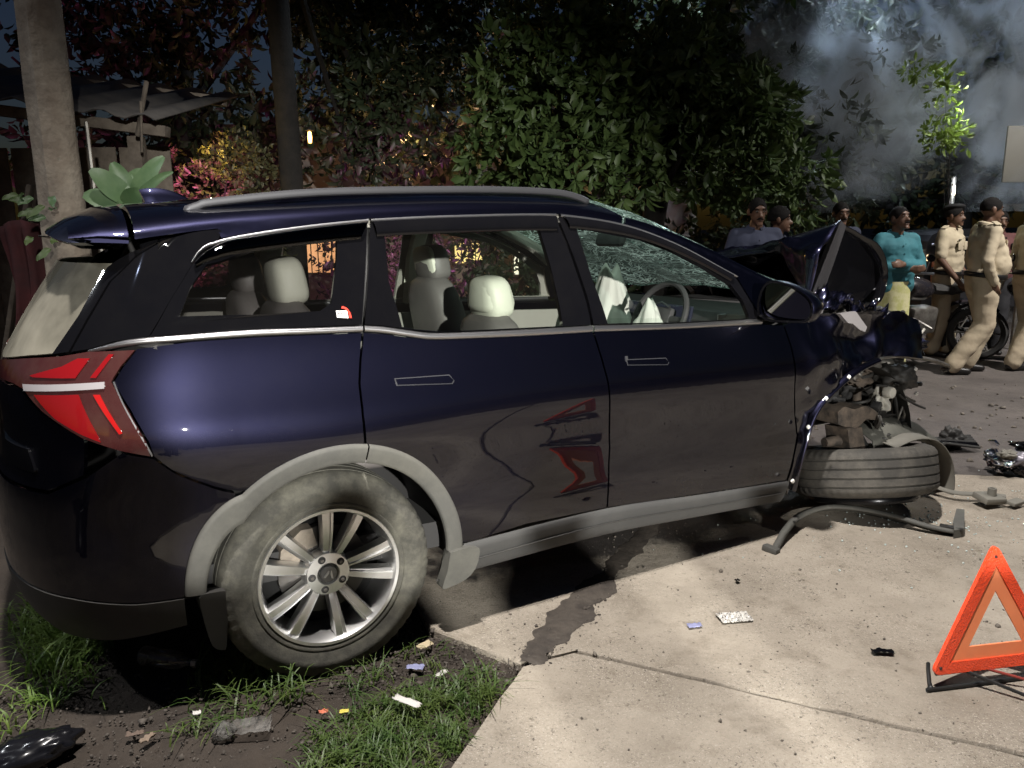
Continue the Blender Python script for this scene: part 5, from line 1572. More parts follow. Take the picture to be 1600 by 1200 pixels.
# ------------------------------------------------------------------ smoke drifting from the wreck
def smoke_box(name, lo, hi, dens_, col, label, blobs, nscale=1.1):
    c = [(a + b) / 2 for a, b in zip(lo, hi)]; d = [b - a for a, b in zip(lo, hi)]
    m = bpy.data.materials.new(name); m.use_nodes = True
    nt = m.node_tree; L = nt.links.new
    nt.nodes.remove(nt.nodes['Principled BSDF'])
    out = nt.nodes['Material Output']
    v = _n(nt, 'ShaderNodeVolumePrincipled'); v.inputs['Color'].default_value = (*col, 1); v.inputs['Anisotropy'].default_value = .2
    tc = _n(nt, 'ShaderNodeTexCoord')
    tot = None
    for (p, r) in blobs:
        mp = _n(nt, 'ShaderNodeMapping'); mp.vector_type = 'TEXTURE'
        mp.inputs['Location'].default_value = [a - b for a, b in zip(p, c)]
        mp.inputs['Scale'].default_value = r
        L(tc.outputs['Object'], mp.inputs[0])
        ln = _n(nt, 'ShaderNodeVectorMath', operation='LENGTH'); L(mp.outputs[0], ln.inputs[0])
        mr = _n(nt, 'ShaderNodeMapRange'); mr.interpolation_type = 'SMOOTHSTEP'
        mr.inputs[1].default_value = 1.0; mr.inputs[2].default_value = .05; L(ln.outputs['Value'], mr.inputs[0])
        if tot is None: tot = mr.outputs[0]
        else:
            ad = _n(nt, 'ShaderNodeMath', operation='ADD'); L(tot, ad.inputs[0]); L(mr.outputs[0], ad.inputs[1]); tot = ad.outputs[0]
    nz = _n(nt, 'ShaderNodeTexNoise'); nz.inputs['Scale'].default_value = nscale; nz.inputs['Detail'].default_value = 5; nz.inputs['Roughness'].default_value = .60; nz.inputs['Distortion'].default_value = 1.4
    L(tc.outputs['Object'], nz.inputs['Vector'])
    k = _n(nt, 'ShaderNodeMapRange'); k.inputs[1].default_value = .44; k.inputs[2].default_value = .64; k.inputs[4].default_value = 1.0
    L(nz.outputs[0], k.inputs[0])
    mu = _n(nt, 'ShaderNodeMath', operation='MULTIPLY'); L(tot, mu.inputs[0]); L(k.outputs[0], mu.inputs[1])
    m2 = _n(nt, 'ShaderNodeMath', operation='MULTIPLY'); m2.inputs[1].default_value = dens_; L(mu.outputs[0], m2.inputs[0])
    L(m2.outputs[0], v.inputs['Density']); L(v.outputs[0], out.inputs['Volume'])
    o = MB().box((0, 0, 0), d).obj(name, m, None, False)
    o.location = c
    tag(o, label, 'smoke', kind='stuff')
    return o
smoke_box('smoke', (2.3, 8.72, 1.62), (7.2, 10.2, 4.8), 7.0, (.78, .87, .98), 'bluish smoke drifting above the buckled bonnet', 
          [((3.95, 9.4, 2.05), (.65, .7, .8)), ((4.1, 9.4, 2.75), (1.2, .72, 1.2)), ((3.4, 9.4, 3.4), (1.3, .72, 1.2)), ((5.9, 9.5, 2.65), (1.0, .68, 1.4)), ((5.2, 9.5, 3.9), (1.7, .72, 1.1))])
# ------------------------------------------------------------------ front wheel folded flat under the wreck
fw = empty('front_wheel', (1.86, 4.00, .225), (R(90), 0, 0), 'dusty front tyre lying flat under the crumpled front fender', 'wheel')
fw.rotation_euler = (R(-104), R(4), R(25))
tyre_mb().obj('tyre', M_tyre2, fw)
MB().lathe([(.243, -.100), (.247, -.108), (.236, -.112), (.226, -.09), (.215, .0), (.222, .08), (.243, .10)], 64, 'y').obj('rim', M_alu, fw)
for k in range(10):
    a = R(36 * k)
    MB().tube([(.06 * math.cos(a), .05, .06 * math.sin(a)), (.225 * math.cos(a), .08, .225 * math.sin(a))], [.022, .016], 6).obj('spoke', M_alu, fw)
MB().lathe([(0, .03), (.16, .03), (.16, -.05), (.10, -.06), (0, -.06)], 40, 'y').obj('brake_disc', MATS['disc_steel'], fw)
MB().lathe([(.15, .125), (.27, .13), (.275, .145), (.27, .16), (.12, .155)], 56, 'y').obj('bent_rim_flange', mat('black_steel', (.02, .02, .022), rough=.25, metal=.6), fw)

# ------------------------------------------------------------------ torn-off wheel-arch trim lying on the concrete
ln = smooth_line([(1.215, 3.42, .014), (1.262, 3.49, .03), (1.314, 3.56, .055), (1.441, 3.706, .075), (1.603, 3.789, .085), (1.76, 3.775, .08), (1.927, 3.712, .06), (2.043, 3.636, .04), (2.15, 3.585, .03)], 4)
V = []; F = []
for i, p in enumerate(ln):
    a = Vector(ln[max(i - 1, 0)]); b = Vector(ln[min(i + 1, len(ln) - 1)])
    t = (b - a).normalized(); sd = t.cross(Vector((0, 0, 1))).normalized()
    p = Vector(p)
    for (o, z) in ((-.022, -.020), (-.012, .016), (.010, .020), (.022, .004)): V.append(p + sd * o + Vector((0, 0, z * 1.0)))
for i in range(len(ln) - 1):
    for j in range(3): F.append((i*4 + j, i*4 + j + 1, (i+1)*4 + j + 1, (i+1)*4 + j))
atr = empty('arch_trim', (0, 0, 0), label='curved grey wheel-arch trim strip lying on the concrete below the flat tyre', cat='car trim')
o = pyd('strip', V, F, M_clad, atr); o.modifiers.new('s', 'SOLIDIFY').thickness = .005
MB().box((1.205, 3.425, .022), (.045, .075, .030), rot=(.1, .1, .75), bev=.006).obj('end_tab', M_clad, atr)
MB().prism([(2.13, 3.555), (2.19, 3.575), (2.29, 3.755), (2.255, 3.765), (2.17, 3.64)], .012, .055, lambda a, b, d: Vector((a, b, d + .15 * (b - 3.55)))).obj('end_bracket', M_clad, atr, smooth=False)
MB().box((2.14, 3.60, .052), (.10, .035, .015), rot=(0, 0, -.55), bev=.004).obj('clip_slot', M_blackm, atr)

# ------------------------------------------------------------------ warning triangle
d3 = Vector((.985, .171, 0)); n3 = Vector((-.171, .985, 0)); P0 = Vector((1.385, 2.328, .075)); S = .44
tri = empty('warning_triangle', tuple(P0), label='orange-red folding warning triangle standing on the concrete', cat='warning triangle')
def T(a, b, d): return d3 * a + n3 * (.06 * b / (S * .866) + d) + Vector((0, 0, b))
def rtri(inset, rad=0.0):
    h = S * .866; c = (S / 2, h / 3)
    pts = [(0, 0), (S, 0), (S / 2, h)]
    k = 1 - inset / (h / 3)
    return [(c[0] + (a - c[0]) * k, c[1] + (b - c[1]) * k) for a, b in pts]
def roundtri(pts, r):
    out = []
    for i in range(3):
        p = Vector(pts[i]); a = (Vector(pts[i - 1]) - p).normalized(); b = (Vector(pts[(i + 1) % 3]) - p).normalized()
        for t in np.linspace(0, 1, 7):
            q0 = p + a * r * 1.7; q1 = p + b * r * 1.7
            out.append(tuple(q0 * (1 - t) ** 2 + p * 2 * t * (1 - t) + q1 * t * t))
    return out
def tri_frame(name, o, i, y0, y1, m):
    no = len(o); V = []; F = []
    P = o + i
    tr = tessellate_polygon([[Vector((a, b, 0)) for a, b in o], [Vector((a, b, 0)) for a, b in i]])
    for y in (y0, y1): V += [T(a, b, y) for a, b in P]
    k = len(P)
    F += [tuple(f) for f in tr] + [tuple(reversed([x + k for x in f])) for f in tr]
    for lo, cnt in ((0, no), (no, len(i))):
        for a in range(cnt):
            b = (a + 1) % cnt
            F.append((lo + a, lo + b, k + lo + b, k + lo + a))
    return MB().add(V, F).obj(name, m, tri)
M_tri_r = mat('reflector_red', (.95, .085, .025), rough=.35, coat=.4, emis=None)
M_tri_o = mat('fluorescent_orange', (.98, .29, .12), rough=.6, col2=(.92, .24, .09), nscale=5, dust=(.3, .26, .2), dust_amt=.12, dust_scale=14)
_nt = M_tri_r.node_tree; _v = _n(_nt, 'ShaderNodeTexVoronoi'); _v.inputs['Scale'].default_value = 170
_b = _n(_nt, 'ShaderNodeBump'); _b.inputs['Strength'].default_value = .5; _b.inputs['Distance'].default_value = .004
_t = _n(_nt, 'ShaderNodeTexCoord'); _nt.links.new(_t.outputs['Object'], _v.inputs['Vector']); _nt.links.new(_v.outputs['Distance'], _b.inputs['Height']); _nt.links.new(_b.outputs[0], _nt.nodes['Principled BSDF'].inputs['Normal'])
tri_frame('reflector_frame', roundtri(rtri(-.012), .020), rtri(.026), -.010, .004, M_tri_r)
tri_frame('fluorescent_panel', rtri(.024), rtri(.068), -.006, .000, M_tri_o)
for a, b in ((.012, .010), (S - .012, .010), (S / 2, S * .866 - .022)):
    MB().lathe([(0, -.0115), (.005, -.0115), (.006, -.008)], 12, 'y').obj('rivet', M_redd, tri).location = T(a, b, -.001)
M_blk = mat('leg_black', (.012, .012, .012), rough=.45)
def Wp(x, y, z): return Vector((x, y, z)) - P0
MB().tube(smooth_line([tuple(Wp(1.40, 2.40, .055)), tuple(Wp(1.385, 2.37, .05)), tuple(Wp(1.366, 2.315, .022)), tuple(Wp(1.375, 2.305, .020)), tuple(Wp(1.72, 2.37, .020)), tuple(Wp(1.83, 2.39, .022))], 3), .0065, 8).obj('leg', M_blk, tri)
MB().tube([T(-.0, -.012, .0), T(.22, -.012, .0), T(S, -.012, .0)], .007, 8).obj('base_bar', M_blk, tri)
MB().tube([T(.10, -.012, .01), Wp(1.70, 2.20, .02)], .006, 8).obj('leg', M_blk, tri)
MB().tube([T(.16, -.008, .01), Wp(1.82, 2.27, .02)], .005, 8).obj('leg', mat('leg_red', (.25, .04, .03), rough=.5), tri)
MB().ball(Wp(1.366, 2.312, .020), .010, 10, 6).obj('foot', M_blk, tri)

# ------------------------------------------------------------------ crash debris and litter
def scrap(name, label, cat, loc, boxes, group=None):
    e = empty(name, loc, label=label, cat=cat, group=group)
    for nm, c, d, r, m, bv in boxes: MB().box(c, d, rot=r, bev=bv).obj(nm, m, e)
    return e
random.seed(11)
dbl = empty('headlamp_wreckage', (3.13, 4.62, .05), label='smashed headlamp unit with shiny lenses lying right of the flat tyre', cat='car debris')
M_shiny = mat('lamp_mirror', (.75, .75, .78), rough=.08, metal=1.0)
for i in range(16):
    c = Vector((random.uniform(-.22, .30), random.uniform(-.16, .16), random.uniform(.0, .12)))
    m = random.choice([M_black, M_blackm, M_shiny, M_black, MATS['strap_grey']])
    crumple('lens_fragment', c, (random.uniform(.07, .18), random.uniform(.07, .16), random.uniform(.03, .09)), m, dbl, random.uniform(0, 50), (random.uniform(-.6, .6), random.uniform(-.6, .6), random.uniform(0, 3)), .55)
for i in range(14):
    c = Vector((random.uniform(-.2, .3), random.uniform(-.16, .12), random.uniform(.04, .16)))
    MB().box(c, (random.uniform(.03, .11), random.uniform(.006, .02), random.uniform(.02, .07)), rot=(random.uniform(-1, 1), random.uniform(-1, 1), random.uniform(0, 3)), bev=.003).obj('lens_fragment', random.choice([M_black, M_shiny, M_whitep]), dbl)
crumple('reflector_bowl', (-.10, -.10, .06), (.20, .14, .10), mat('bowl_grey', (.20, .19, .22), rough=.35, metal=.4), dbl, 9.1, (0, 0, .3), .25)
crumple('reflector_bowl', (.24, -.04, .11), (.18, .14, .13), mat('bowl_pale', (.62, .62, .60), rough=.25, metal=.5), dbl, 3.3, (0, .3, .3), .4)
dbg = empty('grille_wreckage', (2.86, 4.98, .03), label='black grille fragment lying behind the flat tyre', cat='car debris')
for i in range(7):
    MB().tube([(-.22 + .02 * i, -.1 + .03 * i, .01 + .01 * i), (.0, .0 + .02 * i, .05), (.25, .03 + .02 * i, .01 + .008 * i)], .010, 6).obj('grille_bar', random.choice([M_black, M_blackm]), dbg)
crumple('grille_mount', (.10, .12, .05), (.16, .10, .16), M_blackm, dbg, 6.6, amp=.5)
bkt = empty('bumper_bracket', (2.50, 4.03, .03), label='dusty bent bumper bracket lying on the concrete right of the flat tyre', cat='car debris')
M_dk = MATS['strap_grey']
MB().tube(smooth_line([(-.20, .28, .10), (-.17, .16, .05), (-.08, .05, .03), (.06, .02, .03), (.16, -.02, .03)], 4), .018, 8, squash=.5).obj('arm', M_dk, bkt)
MB().box((.06, -.04, .03), (.14, .10, .035), rot=(.15, .1, .3), bev=.008).obj('plate', M_dk, bkt)
MB().lathe([(.022, 0), (.022, .04), (.012, .04), (.012, 0)], 16, 'z', c=(.07, -.04, .045)).obj('socket', M_dk, bkt)
MB().box((.19, -.06, .012), (.10, .05, .02), rot=(.1, 0, .5), bev=.004).obj('plate', M_dk, bkt)
# litter
fo = empty('foil_sheet', (.855, 2.79, .016), (0, 0, R(8)), 'crumpled silver foil medicine sheet lying on the concrete', 'litter')
V = []; F = []
for i in range(25):
    for j in range(9):
        V.append((-.062 + .124 * i / 24, -.036 + .072 * j / 8, .006 + .007 * mnoise.noise(Vector((i * .8, j * .9, 2))) + .004 * ((i * 7 + j * 3) % 3 == 0)))
for i in range(24):
    for j in range(8): F.append((i*9 + j, (i+1)*9 + j, (i+1)*9 + j + 1, i*9 + j + 1))
o = pyd('foil', V, F, mat('foil', (.68, .66, .62), rough=.4, metal=.25, col2=(.08, .07, .07), nscale=110, contrast=(.54, .60)), fo, False); o.modifiers.new('s', 'SOLIDIFY').thickness = .002
def flat_scrap(name, label, loc, w, h, m, seed, rz=0, cat='litter', up=.006):
    V = []; F = []
    for i in range(9):
        for j in range(7):
            e = 1 + .25 * mnoise.noise(Vector((i * .9, j * .9, seed)))
            V.append(((i / 8 - .5) * w * e, (j / 6 - .5) * h * e, .004 + up * (1 + mnoise.noise(Vector((i * .5, j * .6, seed + 9))))))
    for i in range(8):
        for j in range(6): F.append((i*7 + j, (i+1)*7 + j, (i+1)*7 + j + 1, i*7 + j + 1))
    o = pyd(name, V, F, m, None, True)
    o.location = loc; o.rotation_euler = (0, 0, rz); o.modifiers.new('s', 'SOLIDIFY').thickness = .0015
    return tag(o, label, cat)
flat_scrap('wrapper', 'small pale blue plastic wrapper left of the foil sheet', (.687, 2.73, .013), .055, .03, mat('wrapper_blue', (.25, .26, .42), rough=.3), 1, .2)
flat_scrap('plastic_shard', 'black plastic shard on the concrete left of the warning triangle', (1.308, 2.528, .013), .075, .028, M_black, 2, -.1, 'car debris', .012)
flat_scrap('plastic_shard', 'small black shard beyond the foil sheet near the arch trim', (.955, 3.10, .013), .022, .018, M_black, 3, .5, 'car debris', .01)
flat_scrap('paper_scrap', 'yellowish paper scrap just right of the rear tyre', (-.325, 2.605, .012), .06, .035, mat('paper_tan', (.48, .40, .26), rough=.8), 4, .7)
flat_scrap('paper_scrap', 'white paper scrap in the dirt near the slab corner', (-.25, 2.425, .008), .05, .022, mat('paper_white', (.55, .53, .50), rough=.8), 5, .9)
flat_scrap('wrapper', 'pale bluish wrapper in the dirt right of the rear tyre', (-.345, 2.47, .006), .06, .03, MATS['wrapper_blue'], 6, -.2)
flat_scrap('paper_scrap', 'long pale leaf-like scrap lying on the grass', (-.335, 2.19, .06), .10, .028, MATS['paper_white'], 7, -.55)
flat_scrap('wrapper', 'orange wrapper scrap in the grass below the rear tyre', (-.60, 2.20, .02), .028, .02, mat('wrapper_orange', (.55, .16, .09), rough=.5), 8, .3)
flat_scrap('wrapper', 'yellow wrapper scrap beside the orange one in the grass', (-.535, 2.20, .02), .028, .018, mat('wrapper_yellow', (.55, .46, .08), rough=.5), 9, .1)
flat_scrap('paper_scrap', 'tiny white paper scrap on the dirt below the rear bumper shadow', (-1.005, 2.215, .008), .025, .02, MATS['paper_white'], 10, .4)
flat_scrap('dry_leaf', 'dry curled leaf on the dirt at the bottom left', (-1.10, 2.085, .006), .05, .018, mat('dry_leaf', (.20, .15, .11), rough=.8), 11, 1.1, 'leaf', .014)
flat_scrap('dry_leaf', 'brown dry leaf left of the clear plastic tray', (-1.15, 2.11, .006), .05, .02, mat('dry_leaf_b', (.12, .085, .065), rough=.8), 12, .3, 'leaf', .012)
tray = empty('plastic_tray', (-.825, 2.125, .01), (R(5), R(-3), R(6)), 'crushed clear plastic tray lying in the dirt', 'litter')
G_pl = glass_mat('clear_plastic', (.80, .80, .80), (.5, .48, .45), .25, dscale=40)
crumple('bowl', (-.055, -.01, .022), (.07, .06, .05), G_pl, tray, 4.4, amp=.25)
V = []; F = []
for i in range(13):
    for j in range(8): V.append((-.08 + .16 * i / 12, -.035 + .07 * j / 7, .012 + .01 * mnoise.noise(Vector((i * .7, j, 3))) + .012 * (j in (0, 7))))
for i in range(12):
    for j in range(7): F.append((i*8 + j, (i+1)*8 + j, (i+1)*8 + j + 1, i*8 + j + 1))
pyd('lid', V, F, G_pl, tray)
bag = crumple('plastic_bag', (-1.43, 2.02, .02), (.30, .14, .09), mat('bag_black', (.008, .008, .010), rough=.22, coat=.4), None, 8.8, (0, -.15, .45), .22)
tag(bag, 'shiny black plastic bag at the bottom left corner', 'bag')
bt = empty('plastic_bottle', (-1.22, 2.50, .035), (R(90), 0, R(75)), 'crushed clear bottle lying in the shadow behind the rear bumper', 'bottle')
MB().lathe([(0, -.10), (.03, -.10), (.034, -.09), (.03, -.04), (.034, .0), (.03, .05), (.012, .085), (.012, .11)], 20, 'z').obj('body', G_pl, bt)
MB().lathe([(0, .125), (.014, .125), (.014, .105), (0, .105)], 14, 'z').obj('cap', M_whitep, bt)
# crumbs of soil along the slab edge
V = []; T_ = []
bm = bmesh.new(); bmesh.ops.create_icosphere(bm, subdivisions=1, radius=1.0)
bv = np.array([v.co[:] for v in bm.verts]); bf = np.array([[v.index for v in f.verts] for f in bm.faces]); bm.free()
r = np.random.default_rng(31); k = 0
for i in range(3150):
    if i < 1500:
        x, y = r.uniform(-.62, .12), r.uniform(2.35, 2.85)
    elif i < 2900: x, y = r.uniform(-1.75, -.3), r.uniform(1.95, 2.6)
    else:
        t = r.uniform(0, 1) ** 1.5; x, y = .05 + .48 * t + r.normal(0, .05), 2.5 + .85 * t + r.normal(0, .05)
    s = abs(r.normal(.0, .0026)) + .0012
    if r.uniform() < .03: s *= 2.0
    V.append((bv + r.normal(0, .22, bv.shape)) * s * r.uniform(.5, 1.4, 3) + np.array([x, y, s * .3 + (.012 if i >= 2900 else .0)])); T_.append(bf + k); k += len(bv)
o = mesh_np('soil_crumbs', np.concatenate(V), np.concatenate(T_), mat('soil', (.05, .042, .035), rough=.95, col2=(.11, .095, .08), nscale=25), smooth=True)
tag(o, 'loose soil crumbs and grit along the slab edge', 'soil', kind='stuff')

V = []; T_ = []; k = 0
for i in range(1500):
    if i < 1310: x, y, s, z = r.uniform(-.1, 2.6), r.uniform(1.8, 3.8), abs(r.normal(0, .0016)) + .0008, .012
    else: x, y, s, z = r.uniform(2.0, 5.5), r.uniform(4.6, 7.5), abs(r.normal(0, .010)) + .004, .004
    if i < 8: s = .007 + .005 * r.uniform()
    V.append((bv + r.normal(0, .22, bv.shape)) * s * r.uniform(.5, 1.4, 3) + np.array([x, y, s * .3 + z])); T_.append(bf + k); k += len(bv)
o = mesh_np('road_grit', np.concatenate(V), np.concatenate(T_), mat('grit', (.05, .042, .036), rough=.9, col2=(.2, .175, .145), nscale=25), smooth=True)
tag(o, 'scattered dark grit and pebbles on the concrete and the road', 'grit', kind='stuff')

V = []; T_ = []; k = 0
cube = np.array([(x, y, z) for x in (-1, 1) for y in (-1, 1) for z in (-1, 1)], float); cf = np.array([(0, 1, 3), (0, 3, 2), (4, 6, 7), (4, 7, 5), (0, 4, 5), (0, 5, 1), (2, 3, 7), (2, 7, 6), (0, 2, 6), (0, 6, 4), (1, 5, 7), (1, 7, 3)])
for i in range(260):
    a, d = r.uniform(0, 6.28), abs(r.normal(0, .55))
    x, y = 2.1 + d * math.cos(a) * 1.3, 4.0 + d * math.sin(a) * .8 - .2
    s = r.uniform(.0015, .004)
    th = r.uniform(0, 3); Rm = np.array([[math.cos(th), -math.sin(th), 0], [math.sin(th), math.cos(th), 0], [0, 0, 1]])
    V.append((cube + r.normal(0, .2, cube.shape)) @ Rm.T * s + np.array([x, y, .012 + s])); T_.append(cf + k); k += 8
o = mesh_np('glass_grains', np.concatenate(V), np.concatenate(T_), mat('glass_grain', (.55, .62, .60), rough=.08, spec=.9), smooth=False)
tag(o, 'crumbs of broken glass strewn round the smashed front end', 'broken glass', kind='stuff')

# ------------------------------------------------------------------ motorcycles and far vehicle
def motorcycle(loc, rz, label, col):
    e = empty('motorcycle', loc, (R(-8), 0, rz), label, 'motorcycle', 'motorcycles parked behind the police officers')
    M_c = mat('bike_' + label[:12].replace(' ', '_'), col, rough=.25, coat=.8)
    for x in (-.62, .66):
        w = bpy.data.objects.new('wheel', None); COL.objects.link(w); w.parent = e; w.location = (x, 0, .30)
        MB().lathe([(.23, -.035), (.27, -.05), (.30, -.02), (.30, .02), (.27, .05), (.23, .035)], 36, 'y', close=True).obj('tyre', M_trim, w)
        MB().lathe([(.235, -.02), (.22, 0), (.235, .02)], 36, 'y', close=True).obj('rim', M_steel, w)
        for k in range(6):
            a = R(60 * k); MB().tube([(0, 0, 0), (.225 * math.cos(a), 0, .225 * math.sin(a))], .010, 6).obj('spoke', M_steel, w)
    MB().ball((.18, 0, .80), (.26, .13, .13), 16, 10, rot=(0, -.12, 0)).obj('tank', M_c, e)
    MB().tube(smooth_line([(-.02, 0, .80), (-.3, 0, .78), (-.62, 0, .84)], 4), [.10] * 4 + [.12] * 4 + [.06], 10, squash=.6).obj('seat', M_trim, e)
    MB().box((.05, 0, .45), (.36, .22, .30), bev=.04).obj('engine', M_steel, e)
    MB().tube(smooth_line([(.66, .07, .30), (.52, .07, .75), (.46, .07, .98)], 3), .02, 8).obj('fork', M_chrome, e)
    MB().tube(smooth_line([(.66, -.07, .30), (.52, -.07, .75), (.46, -.07, .98)], 3), .02, 8).obj('fork', M_chrome, e)
    MB().tube(smooth_line([(.36, -.36, 1.04), (.44, -.2, 1.02), (.46, 0, .98), (.44, .2, 1.02), (.36, .36, 1.04)], 3), .014, 8).obj('handlebar', M_chrome, e)
    MB().ball((.58, 0, .88), (.08, .09, .09), 14, 8).obj('headlamp', M_c, e)
    MB().lathe([(0, .02), (.07, .015), (.075, 0)], 20, 'x', c=(.64, 0, .88)).obj('headlamp_glass', M_white, e)
    for s in (-1, 1):
        MB().tube([(.40, s * .28, 1.02), (.42, s * .32, 1.16)], .007, 6).obj('mirror_stalk', M_chrome, e)
        MB().ball((.42, s * .33, 1.20), (.02, .055, .04), 10, 6).obj('mirror', M_black, e)
    MB().tube(smooth_line([(.15, -.14, .30), (-.1, -.16, .26), (-.6, -.17, .32), (-.85, -.17, .38)], 3), [.02] * 4 + [.04] * 6, 10).obj('exhaust', M_chrome, e)
    MB().tube([(-.05, 0, .5), (-.62, .07, .30)], .025, 6).obj('swing_arm', M_blackm, e)
    MB().tube(smooth_line([(.95, 0, .42), (.85, 0, .58), (.66, 0, .63), (.48, 0, .56)], 3), .05, 8, squash=.35).obj('mudguard', M_c, e)
    MB().tube(smooth_line([(-.35, 0, .60), (-.62, 0, .64), (-.88, 0, .50)], 3), .06, 8, squash=.35).obj('mudguard', M_c, e)
    MB().box((-.86, 0, .62), (.04, .12, .06), bev=.01).obj('tail_light', M_redd, e)
    return e
motorcycle((4.55, 8.75, 0), R(200), 'dark motorcycle parked behind the man in the teal shirt', (.02, .018, .022))
motorcycle((5.75, 8.3, 0), R(150), 'black motorcycle parked behind the walking police officer', (.012, .012, .014))
van = empty('parked_rickshaw', (5.95, 11.2, 0), (0, 0, R(10)), 'parked vehicle with orange rear panel behind the teal-shirted man', 'vehicle')
MB().prism(smooth_line([(-.6, .35), (-.6, 1.2), (-.5, 1.62), (.2, 1.70), (1.0, 1.66), (1.6, 1.15), (1.9, .95), (1.95, .4)], 3), -.6, .6, lambda a, b, d: Vector((a, d, b))).obj('body', mat('van_dark', (.03, .03, .034), rough=.3, coat=.6), van, smooth=False)
MB().box((-.15, -.63, 1.02), (.62, .02, .42), bev=.01).obj('side_panel', mat('orange_panel', (.55, .20, .10), rough=.6), van)
MB().box((.55, -.615, 1.38), (.8, .02, .36), bev=.01).obj('window', mat('dark_glass', (.01, .01, .012), rough=.05, coat=1), van)
MB().tube([(-.5, -.62, 1.46), (.3, -.64, 1.58), (1.1, -.62, 1.52)], .02, 8).obj('roof_trim', M_chrome, van)
van.scale = (.62, .62, .82)
for x in (-.2, 1.4):
    MB().lathe([(.10, -.08), (.28, -.08), (.30, -.05), (.30, .05), (.28, .08)], 28, 'y', c=(x, -.52, .30)).obj('wheel', M_trim, van)
MB().box((-.55, -.63, 1.25), (.10, .03, .10), bev=.01).obj('marker_lamp', mat('marker_glow', (1, .7, .4), emis=(1.0, .70, .40), emis_s=2.5), van)
# ------------------------------------------------------------------ people
def cap_mb(mb, a, b, ra, rb, n=14):
    """tapered capsule"""
    a, b = Vector(a), Vector(b)
    ax = (b - a)
    if ax.length < 1e-6: ax = Vector((0, 0, 1e-4))
    t = ax.normalized()
    pts = []; rad = []
    for k in range(4):
        s = math.sin(math.pi / 2 * (k + .35) / 4.35); pts.append(a - t * ra * math.cos(math.pi / 2 * (k + .35) / 4.35)); rad.append(ra * s)
    for k in range(5): pts.append(a.lerp(b, k / 4)); rad.append(ra + (rb - ra) * k / 4)
    for k in range(3, -1, -1):
        s = math.sin(math.pi / 2 * (k + .35) / 4.35); pts.append(b + t * rb * math.cos(math.pi / 2 * (k + .35) / 4.35)); rad.append(rb * s)
    mb.tube(pts, rad, n)
def folds(o, a1, f1, g1, a2, f2, g2, ph):
    """cloth folds pushed along the vertex normals"""
    me = o.data; n = len(me.vertices)
    co = np.empty(n * 3, np.float32); me.vertices.foreach_get('co', co); co = co.reshape(-1, 3)
    no = np.empty(n * 3, np.float32); me.vertex_normals.foreach_get('vector', no); no = no.reshape(-1, 3)
    d = np.array([a1 * mnoise.noise((x * f1, y * f1, z * g1 + ph)) + a2 * mnoise.noise((x * f2, y * f2, z * g2 + ph)) for x, y, z in co.tolist()], np.float32)
    me.vertices.foreach_set('co', (co + no * d[:, None]).ravel()); me.update()
SKIN = mat('skin_brown', (.115, .060, .038), rough=.5, col2=(.14, .075, .048), nscale=12)
HAIR = mat('hair_black', (.008, .007, .007), rough=.85, spec=.2, bump=.4, bscale=120)
KHAKI = mat('khaki_cloth', (.46, .39, .28), rough=.85, col2=(.40, .33, .235), nscale=6, bump=.35, bscale=22)
KHAKI2 = mat('khaki_shirt', (.50, .43, .31), rough=.85, col2=(.43, .365, .26), nscale=6, bump=.35, bscale=22)
SHOE = mat('shoe_black', (.012, .011, .011), rough=.35)
BELT_ = mat('belt_black', (.010, .010, .010), rough=.35)
EYEW = mat('eye_white', (.25, .22, .20), rough=.5); EYEB = mat('eye_dark', (.01, .008, .007), rough=.2)
